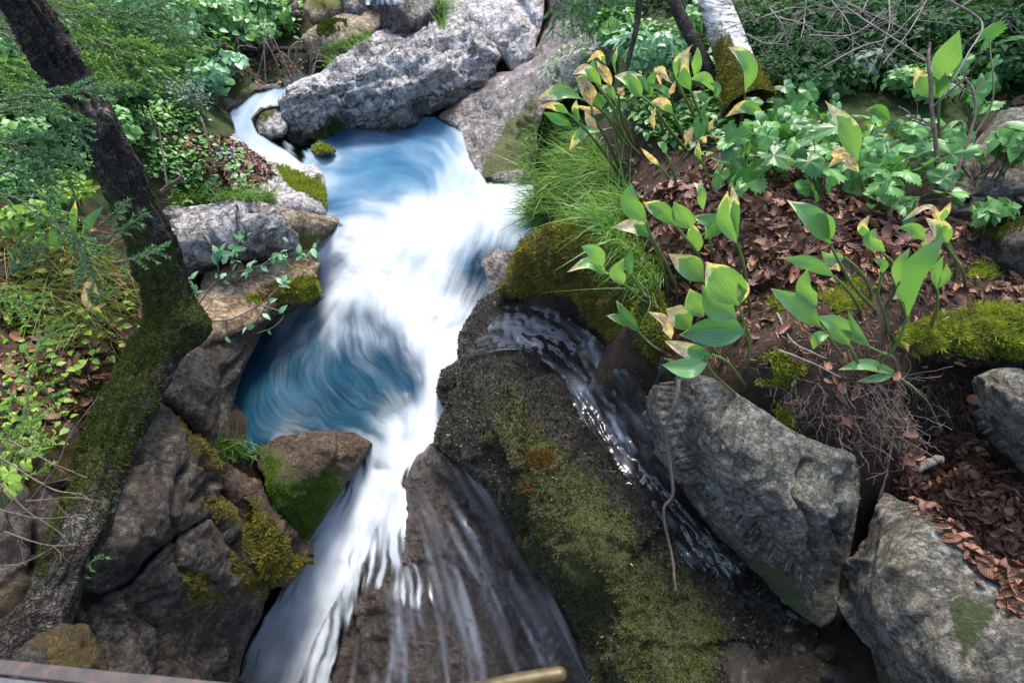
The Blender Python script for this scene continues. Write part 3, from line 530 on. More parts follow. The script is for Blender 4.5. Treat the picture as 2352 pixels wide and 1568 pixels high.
nzc = vnoise(np.c_[WQ / 9.0, WQ[:, :1] * 0], 5).reshape(SH)
lf = stdz(lic(nz, FX, FY, 15)); lm = stdz(lic(nzc, FX, FY, 20)); ll = stdz(lic(vnoise(np.c_[WQ / 24.0, WQ[:, :1] * 0], 6).reshape(SH), FX, FY, 30)); lb = stdz(fbm(np.c_[WQ / 60.0, WQ[:, :1] * 0], 4, 88).reshape(SH))
FOAM = [(640, 215, .4), (560, 260, .62), (550, 310, .55), (600, 345, .62), (660, 372, .8), (700, 385, .6), (730, 365, .5), (690, 345, .4),
        (760, 330, .2), (800, 400, .14), (900, 340, .22), (930, 300, .4), (1000, 310, .32), (1050, 345, .5), (780, 470, .06), (860, 440, .18), (950, 390, .16), (1000, 420, .38), (1070, 400, .8), (900, 460, .45), (820, 505, .7),
        (800, 560, 1.05), (900, 500, 1.05), (960, 610, .85), (1000, 560, .92), (850, 640, 1.05), (1100, 470, 1), (1190, 450, .85), (740, 600, .95), (1000, 500, 1.1), (1100, 540, .85), (1180, 540, .75), (1080, 610, .35), (1130, 600, .2), (1120, 660, .2), (1050, 700, .75), (1030, 640, .7),
        (740, 690, .7), (900, 700, .85), (1000, 740, 1.1), (1020, 830, 1.1), (990, 900, .85), (690, 770, .3), (620, 800, .12), (560, 950, -.05), (540, 900, -.05), (580, 780, .1), (580, 860, .1), (700, 860, .04), (800, 850, .14), (770, 770, .28), (860, 800, .22), (880, 870, .03), (850, 950, .02), (680, 960, -.05), (900, 935, .1), (955, 985, .9), (760, 940, .04), (720, 730, .6), (640, 900, .02), (740, 830, .12), (600, 1000, 0), (930, 870, .08), (965, 830, .35), (820, 900, .0), (920, 830, .18),
        (900, 1060, 1.0), (880, 1010, .6), (850, 1150, 1.0), (780, 1250, .9), (700, 1400, .8), (640, 1500, .8), (740, 1500, .75), (560, 1600, .6), (900, 1240, .75), (950, 1300, .7), (860, 1220, .8), (830, 1320, .85)]
fo = RBF([(a / 1000, b / 1000) for a, b, _ in FOAM], [c for *_, c in FOAM], 'lin', 1e-3)(WQ / 1000).reshape(SH)
foam = np.clip(fo + (0.045 * lf + 0.05 * lm + 0.075 * ll + 0.1 * lb) * (0.4 + 0.9 * np.clip(1 - np.abs(fo - 0.45) * 1.6, 0, 1)) * np.where(VV > 1030, 0.6, 1.0) - 0.10 * smooth(.6, 1, fo) * (0.8 - 0.5 * ll - 0.5 * lb), 0, 1)  # last term paints soft blue-grey shading into the white water
foam = np.clip(foam - 0.08 * smooth(0.5, 0.15, fo) + 0.07 * smooth(0.6, 0.9, fo), 0, 1)
foam = 0.3 * foam + 0.35 * blur(foam, 1) + 0.35 * blur(foam, 3)
dist = seg_dist(WQ[:, 0], WQ[:, 1], W_OUT).reshape(SH); ins = in_poly(WQ[:, 0], WQ[:, 1], W_OUT).reshape(SH); sd_ = np.where(ins, dist, -dist)
# feathered spray where the cascade and the chute run out over rock
fe = polyline_field(WQ, [[(690, 540), (760, 520), (740, 680), (690, 660)], [(960, 1030), (880, 1150), (1010, 1400), (800, 1400), (770, 1640), (500, 1640), (700, 1250), (840, 1050), (900, 1020)], [(1090, 560), (1230, 560), (1100, 760), (1050, 680)], [(640, 330), (700, 345), (690, 375)]], 30).reshape(SH)
wid = 4 + 26 * np.clip(fe, 0, 1)
alpha = smooth(0, 1, (sd_ + wid * 0.35 * np.clip(lm + 0.35 * lf, -2, 2)) / wid + 0.25)
veil = np.exp(-(((UU - 1120) / 62) ** 2 + ((VV - 640) / 88) ** 2)); alpha = alpha * (1 - np.clip(veil * 1.1, 0, 1) * np.clip(0.42 - 0.16 * lf - 0.1 * lm, 0, 1))
comb = np.exp(-((VV - 1330) / 70.0) ** 2) * ((UU > 800) & (VV > 1180)); alpha = alpha * (1 - np.clip(comb * 0.9, 0, 1) * np.clip(0.45 - 0.55 * lm - .2 * lf, 0, 1))
mfan = smooth(1140, 1250, VV) * (UU > 880 - (VV - 1180) * .55); alpha = alpha * (1 - mfan * np.clip(0.3 - 0.35 * lm, 0, .8))
d = 1 / wf(WQ / 1000); P0 = pix(WQ[:, 0], WQ[:, 1], d)
Vn = P0.reshape(SH + (3,)); du = np.gradient(Vn, axis=1); dv = np.gradient(Vn, axis=0); Nn = norm(np.cross(dv, du)); Nn = np.where((Nn[..., 2:] < 0) & (Nn[..., 1:2] > 0), -Nn, Nn)
tv = norm(np.array([0, 0, H]) - Vn); Nn = np.where((Nn * tv).sum(-1, keepdims=True) < 0, -Nn, Nn)
turb = smooth(0.45, 1.0, fo); bil = fbm(np.c_[WQ / 70, WQ[:, :1] * 0], 4, 21).reshape(SH)
hgt = 0.001 * lm + 0.0008 * lf + 0.003 * ll * (0.4 + turb) + 0.03 * bil * turb
still = smooth(690, 640, UU + 0.35 * (VV - 700)) * (VV > 640); hgt = hgt * (1 - 0.85 * still)
hgt = 0.3 * hgt + 0.7 * blur(hgt, 3)
PW = (Vn + Nn * hgt[..., None]).reshape(-1, 3)

def water_mat(name, deep, shallow, foamc=(0.345, 0.37, 0.395)):
    s = NT(name); f = s.attr('foam'); a = s.attr('alpha'); cl = s.attr('clear')
    body = s.mix(cl, deep, shallow)
    c = s.mix(s.ramp(f, [(0.0, 0.0), (0.3, 0.16), (0.6, 0.5), (1.0, 1.0)]), body, foamc)
    g = s.n('NewGeometry'); nm = s.n('VectorMath', operation='NORMALIZE'); s.L(s.mix(s.math('MULTIPLY', f, 0.88), g.outputs['Normal'], (0.0, -0.25, 0.97)), nm.inputs[0])
    s.fin(c, s.maprange(f, 0.1, 0.7, 0.34, 0.85), nm.outputs[0], 0.08)
    tr = s.n('BsdfTransparent'); mx = s.n('MixShader'); s.L(a, mx.inputs[0]); s.L(tr.outputs[0], mx.inputs[1]); s.L(s.b.outputs[0], mx.inputs[2]); s.L(mx.outputs[0], s.out.inputs['Surface'])
    return s.m
M['water'] = water_mat('water', (0.001, 0.014, 0.024), (0.026, 0.088, 0.15))
clear = np.clip(1.25 - (VV - 300) / 480, 0, 1) + 0.25 * np.clip(bil, -1, 1); clear = np.clip(clear + 0.1 * lm, 0, 1)
clear = np.where(VV > 620, np.clip(0.22 + 0.2 * bil + 0.08 * lf, 0, 1) * (1 - still * 0.6), clear)
idx = np.arange(SH[0] * SH[1]).reshape(SH); Q = np.stack([idx[:-1, :-1], idx[1:, :-1], idx[1:, 1:], idx[:-1, 1:]], -1).reshape(-1, 4)
ok = (alpha > 0.01).ravel(); Q = Q[ok[Q].any(1)]; qc = WQ[Q].mean(1)
def fall_edge(u, v):
    return v > np.interp(u, [700, 780, 900, 1050, 1230], [560, 505, 465, 430, 425])
inst = (qc[:, 0] < 735) & (qc[:, 1] < 410); infall = fall_edge(qc[:, 0], qc[:, 1]) & (qc[:, 1] < np.interp(qc[:, 0], [690, 850, 1000, 1100], [690, 720, 790, 860])); inch = qc[:, 1] > np.interp(qc[:, 0], [600, 830, 900, 1000], [1030, 1020, 985, 900])
parts = {'stream': inst, 'pool': ~inst & ~infall & ~inch & (qc[:, 1] < 560), 'waterfall': infall & ~inst, 'plunge_pool': ~infall & ~inch & (qc[:, 1] >= 560), 'chute': inch & ~infall}
for nm, m in parts.items():
    F = Q[m]; u_, inv = np.unique(F, return_inverse=True); F = inv.reshape(-1, 4)
    tag(make_mesh(nm, PW[u_], F, M['water'], {'foam': foam.ravel()[u_], 'alpha': alpha.ravel()[u_], 'clear': clear.ravel()[u_]}), kind='structure')
solidW = (PW, Q[(alpha.ravel()[Q] > 0.5).all(1)])

# thin films of water running over rock: they follow the stone underneath
TREE = bvh(); CAM = Vector((0, 0, H))
def ray_dir(u, v):
    p = pix(u, v, 1.0); return (Vector(p) - CAM).normalized()
def hit(u, v, tree=None):
    p, n, i, d_ = (tree or TREE).ray_cast(CAM, ray_dir(u, v)); return p, n
def film(name, outline, lines, mat, step=4, lift=0.012, L=14, amp=0.004, sigma=60, blur_k=4, cells=7.0, flat=None):
    o = np.array(outline, float); lo, hi = o.min(0), o.max(0); U, Vp = np.meshgrid(np.arange(lo[0], hi[0], step), np.arange(lo[1], hi[1], step)); sh = U.shape; q = np.c_[U.ravel(), Vp.ravel()]
    if flat is None:
        D = np.array([((lambda h_: (to_pix(np.array(h_[0]))[2] if h_[0] else 3.0))(hit(a, b))) for a, b in q]).reshape(sh); D = blur(D, blur_k)
    else: D = dz(Vp, flat)
    f_ = flow_field(q, lines, sigma); FX, FY = f_[:, 0].reshape(sh), f_[:, 1].reshape(sh)
    a_ = stdz(lic(rng.standard_normal(sh), FX, FY, L)); b_ = stdz(lic(vnoise(np.c_[q / cells, q[:, :1] * 0], 31).reshape(sh), FX, FY, L))
    c_ = stdz(lic(vnoise(np.c_[q / 22, q[:, :1] * 0], 37).reshape(sh), FX, FY, L + 8)); r_ = stdz(vnoise(np.c_[q / 13, q[:, :1] * 0], 41).reshape(sh))
    P = pix(q[:, 0], q[:, 1], (D - lift - amp * (0.8 * b_ + 0.5 * c_ + 0.7 * r_)).ravel())
    dd = seg_dist(q[:, 0], q[:, 1], o).reshape(sh); s_ = np.where(in_poly(q[:, 0], q[:, 1], o).reshape(sh), dd, -dd)
    al = smooth(-4, 16, s_ + 6 * a_)
    ix = np.arange(sh[0] * sh[1]).reshape(sh); F = np.stack([ix[:-1, :-1], ix[1:, :-1], ix[1:, 1:], ix[:-1, 1:]], -1).reshape(-1, 4)
    F = F[(al.ravel() > 0.01)[F].any(1)]; u_, inv = np.unique(F, return_inverse=True)
    at = {'s1': a_, 's2': b_, 's3': c_, 'alpha': al}
    return tag(make_mesh(name, P[u_], inv.reshape(-1, 4), mat, {k: x.ravel()[u_] for k, x in at.items()}), kind='structure')
def film_mat(name, base, white, thr, k, rough, dens, spec=1.0):
    s = NT(name); v = s.math('ADD', s.math('MULTIPLY', s.attr('s3'), 0.8), s.math('ADD', s.math('MULTIPLY', s.attr('s2'), 0.45), s.math('MULTIPLY', s.attr('s1'), 0.12)))
    f = s.maprange(v, thr, thr + k); c = s.mix(f, base, white); s.fin(c, rough, None, spec)
    a = s.math('MULTIPLY', s.attr('alpha'), s.math('ADD', dens, s.math('MULTIPLY', f, 1 - dens)))
    tr = s.n('BsdfTransparent'); mx = s.n('MixShader'); s.L(a, mx.inputs[0]); s.L(tr.outputs[0], mx.inputs[1]); s.L(s.b.outputs[0], mx.inputs[2]); s.L(mx.outputs[0], s.out.inputs['Surface'])
    return s.m
M['sheet'] = film_mat('sheet_water', (0.05, 0.04, 0.035), (0.21, 0.205, 0.22), -1.2, 4.2, 0.28, 0.1)
M['trickle'] = film_mat('trickle_water', (0.014, 0.012, 0.011), (0.075, 0.085, 0.1), -1.0, 4.0, 0.2, 0.72, 0.55)
M['puddle'] = film_mat('puddle_water', (0.03, 0.022, 0.014), (0.03, 0.022, 0.014), 3, 1, 0.2, 0.3, 0.25)
film('thin_water_sheet', [(935, 1085), (990, 1030), (1060, 1070), (1130, 1130), (1188, 1235), (1238, 1315), (1308, 1425), (1370, 1568), (1390, 1640), (745, 1640), (765, 1568), (800, 1440), (830, 1360), (900, 1345), (985, 1370), (960, 1200)],
     [[(945, 1085), (1000, 1250), (1060, 1450), (1100, 1640)], [(985, 1050), (1100, 1220), (1230, 1450), (1320, 1640)], [(1060, 1075), (1180, 1250), (1290, 1440)], [(900, 1350), (880, 1500), (850, 1640)], [(960, 1380), (1000, 1500), (1010, 1640)]], M['sheet'], 4, 0.03, 30, 0.003, 70, 6, 15.0)
film('trickle', [(1102, 712), (1130, 690), (1200, 690), (1270, 705), (1330, 740), (1400, 800), (1460, 860), (1500, 930), (1510, 1000), (1540, 1090), (1570, 1160), (1630, 1220), (1700, 1290), (1720, 1330), (1640, 1330), (1570, 1290), (1540, 1220), (1450, 1130), (1400, 1050), (1340, 960), (1290, 880), (1230, 810), (1150, 800), (1070, 830), (1060, 775)],
     [[(1690, 1310), (1590, 1190), (1510, 1080), (1450, 950), (1360, 820), (1260, 740), (1150, 720), (1080, 760)], [(1560, 1260), (1440, 1100), (1330, 920), (1220, 790), (1080, 800)]], M['trickle'], 3, 0.04, 10, 0.0042, 60, 13, 9.0)
film('puddle', [(1590, 1250), (1700, 1290), (1780, 1350), (1860, 1420), (1900, 1420), (1950, 1330), (1990, 1330), (1980, 1430), (2040, 1560), (2070, 1660), (1700, 1660), (1650, 1500), (1600, 1400), (1570, 1320)],
     [[(1950, 1500), (1750, 1350), (1600, 1250)]], M['puddle'], 6, 0.0, 8, 0.0004, 80, 2, 26.0, flat=2.045)

film('small_waterfall', [(838, -60), (920, -60), (925, 0), (905, 14), (870, 8), (842, 14), (835, -10)], [[(870, -60), (868, 20)], [(910, -60), (905, 20)]], film_mat('small_fall_water', (0.3, 0.32, 0.36), (0.44, 0.47, 0.51), -1.0, 2.0, 0.6, 0.8), 4, 0.05, 12, 0.006, 60, 3)
film('stream_head', [(560, 210), (655, 175), (690, 165), (720, 180), (660, 215), (620, 235)], [[(710, 175), (650, 200), (580, 225)]], film_mat('stream_head_water', (0.03, 0.05, 0.06), (0.45, 0.48, 0.52), -0.2, 2.4, 0.3, 0.6), 4, 0.03, 10, 0.006, 60, 3)
# ------------------------------------------------------------------ leaf materials
def leaf_mat(name, c0, c1, trans=0.3, rough=0.45, vein=0.0, spec=0.35):
    s = NT(name); v = s.attr('var'); n = s.noise(30, 4, 0.6)
    c = s.mix(s.math('ADD', s.math('MULTIPLY', v, 0.75), s.math('MULTIPLY', s.math('SUBTRACT', n, 0.5), 0.5), True), c0, c1)
    nb = None
    if vein: nb = s.bump(s.math('SINE', s.math('MULTIPLY', s.attr('s'), 40)), vein, 0.004)
    s.fin(c, rough, nb, spec)
    t = s.n('BsdfTranslucent'); s.L(s.mix(1.0, c, (1.3, 1.25, 0.55), 'MULTIPLY'), t.inputs['Color'])
    mx = s.n('MixShader'); mx.inputs[0].default_value = trans; s.L(s.b.outputs[0], mx.inputs[1]); s.L(t.outputs[0], mx.inputs[2]); s.L(mx.outputs[0], s.out.inputs['Surface'])
    return s.m

def lily_mat():
    """broad leaves: green with fine parallel veins, yellow then papery brown towards dying tips and edges"""
    s = NT('broad_leaf'); t = s.attr('t'); a = s.attr('s'); b = s.attr('brown'); v = s.attr('var')
    n1 = s.noise(14, 5, 0.65, dist=0.4); n2 = s.noise(60, 5, 0.7)
    ve = s.math('SINE', s.math('ADD', s.math('MULTIPLY', a, 36), s.math('MULTIPLY', n1, 6)))
    g = s.mix(v, (0.06, 0.17, 0.035), (0.21, 0.36, 0.09)); g = s.mix(s.math('MULTIPLY', n1, 0.5), g, (0.12, 0.26, 0.14))
    g = s.mix(s.maprange(ve, 0.0, 1.0, 0, 0.32), g, (0.025, 0.11, 0.035))
    edge = s.math('ABSOLUTE', a)
    x = s.math('ADD', s.math('MULTIPLY', t, 0.85), s.math('ADD', s.math('MULTIPLY', edge, 0.16), s.math('MULTIPLY', s.math('SUBTRACT', n1, 0.5), 0.7)))
    x = s.math('SUBTRACT', x, s.math('SUBTRACT', 1.12, b))
    yel = s.mix(n2, (0.5, 0.45, 0.14), (0.72, 0.68, 0.4)); bro = s.ramp(s.math('ADD', s.math('MULTIPLY', n2, 0.6), s.math('MULTIPLY', n1, 0.4)), [(0.3, (0.12, 0.065, 0.035)), (0.46, (0.42, 0.27, 0.15)), (0.62, (0.68, 0.56, 0.42))])
    c = s.mix(s.maprange(x, -0.09, 0.0), g, yel); c = s.mix(s.maprange(x, 0.0, 0.07), c, bro)
    ru = s.maprange(x, 0, 0.1, 0.33, 0.8)
    nb = s.bump(s.math('ADD', s.math('MULTIPLY', ve, 0.2), n1), 0.3, 0.005)
    s.fin(c, ru, nb, 0.6)
    tl = s.n('BsdfTranslucent'); s.L(s.mix(1.0, c, (1.3, 1.3, 0.5), 'MULTIPLY'), tl.inputs['Color'])
    mx = s.n('MixShader'); mx.inputs[0].default_value = 0.33; s.L(s.b.outputs[0], mx.inputs[1]); s.L(tl.outputs[0], mx.inputs[2]); s.L(mx.outputs[0], s.out.inputs['Surface'])
    return s.m
M['broad_leaf'] = lily_mat()
s = NT('plant_stem'); t_ = s.attr('t')
M['plant_stem'] = s.fin(s.mix(s.noise(40, 3), s.ramp(t_, [(0.0, (0.03, 0.012, 0.012)), (0.3, (0.05, 0.03, 0.018)), (0.5, (0.05, 0.09, 0.02)), (1.0, (0.10, 0.2, 0.05))]), (0.09, 0.12, 0.03)), 0.5)
s = NT('twig'); M['twig'] = s.fin(s.ramp(s.noise(25, 5, 0.7), [(0.3, (0.03, 0.018, 0.012)), (0.7, (0.13, 0.09, 0.065))]), 0.8, s.bump(s.noise(70, 4), 0.5, 0.004))
s = NT('dead_twig'); M['dead_twig'] = s.fin(s.ramp(s.noise(18, 5, 0.7), [(0.3, (0.06, 0.045, 0.036)), (0.7, (0.2, 0.17, 0.15))]), 0.85, s.bump(s.noise(70, 4), 0.5, 0.004))

VIEW = {'O': (0, 0, 1), 'A': (1148.4, 57.4, .26856), 'B': (1148.4, 459.4, .34178), 'C': (1665.2, 459.4, .34132), 'D': (1550.4, 0, .34124), 'E': (0, 459.4, .34178), 'F': (0, 0, .34178), 'S': (1148.4, 861.3, .45086)}
def vw(k, pts):
    a, b, c = VIEW[k]; p = np.array(pts, float); return np.c_[a + p[:, 0] * c, b + p[:, 1] * c]

def plane_pts(uv, y0, lean=0.0, root=None, off=0.0):
    """points of the pixel path on the upright plane y = y0, always in front of the ground"""
    out = []
    for u, v in uv:
        yc = (784 - v) / FPX; d = y0 / (CP + yc * SP)
        z = H + d * (yc * CP - SP)
        if root is not None and z > root: d = (y0 - lean * (z - root)) / (CP + yc * SP)
        d -= off
        h, n = hit(u, v)
        if h is not None: d = min(d, to_pix(np.array(h))[2] - 0.012)
        out.append(pix(u, v, max(d, 0.5)))
    return np.array(out)

def leaf_blade(P, width, nseg=14, cup=0.25, tilt=0.0, prof=(0.92, 1.05), wav=0.12, seed=0, ns=13, rag=0.6, twist=0.0):
    P = spline(P, nseg); T = norm(np.gradient(P, axis=0)); view = norm(np.array([0, 0, H]) - P)
    Wd = norm(np.cross(T, view)); Nn = norm(np.cross(Wd, T)); Nn = np.where((Nn * view).sum(1, keepdims=True) < 0, -Nn, Nn)
    th = (tilt + twist * np.linspace(-0.3, 1, nseg))[:, None]; c, s_ = np.cos(th), np.sin(th); Wd, Nn = Wd * c + Nn * s_, Nn * c - Wd * s_; c = math.cos(tilt)
    t = np.linspace(0, 1, nseg); pr = np.sin(np.pi * np.clip(t, 0.0, 1) ** prof[0]) ** prof[1]; pr = np.maximum(pr, 0.05 * (1 - t)); pr[-1] = 0.02
    a = np.linspace(-1, 1, ns); r = np.random.default_rng(seed); pr = pr * (1 + 0.05 * np.cumsum(r.normal(0, 1, nseg)) * np.linspace(0, 1, nseg) ** 2 * rag); ph = r.uniform(0, 6, 3)
    hw = width * 0.47
    off = (0.035 * np.cos(a[None] * 15) * hw * pr[:, None] + cup * np.abs(a[None]) ** 1.5 * hw * pr[:, None] + wav * hw * np.sin(t[:, None] * 9 + ph[0] + a[None] * 2) * np.abs(a[None]) * pr[:, None])
    V = P[:, None] + Wd[:, None] * (a[None] * pr[:, None] * hw)[..., None] + Nn[:, None] * off[..., None]
    V = V.reshape(-1, 3); i = (np.arange(nseg - 1)[:, None] * ns + np.arange(ns - 1)[None]).ravel(); F = np.stack([i, i + 1, i + ns + 1, i + ns], -1)
    return V, F, np.repeat(t, ns), np.tile(a, nseg)

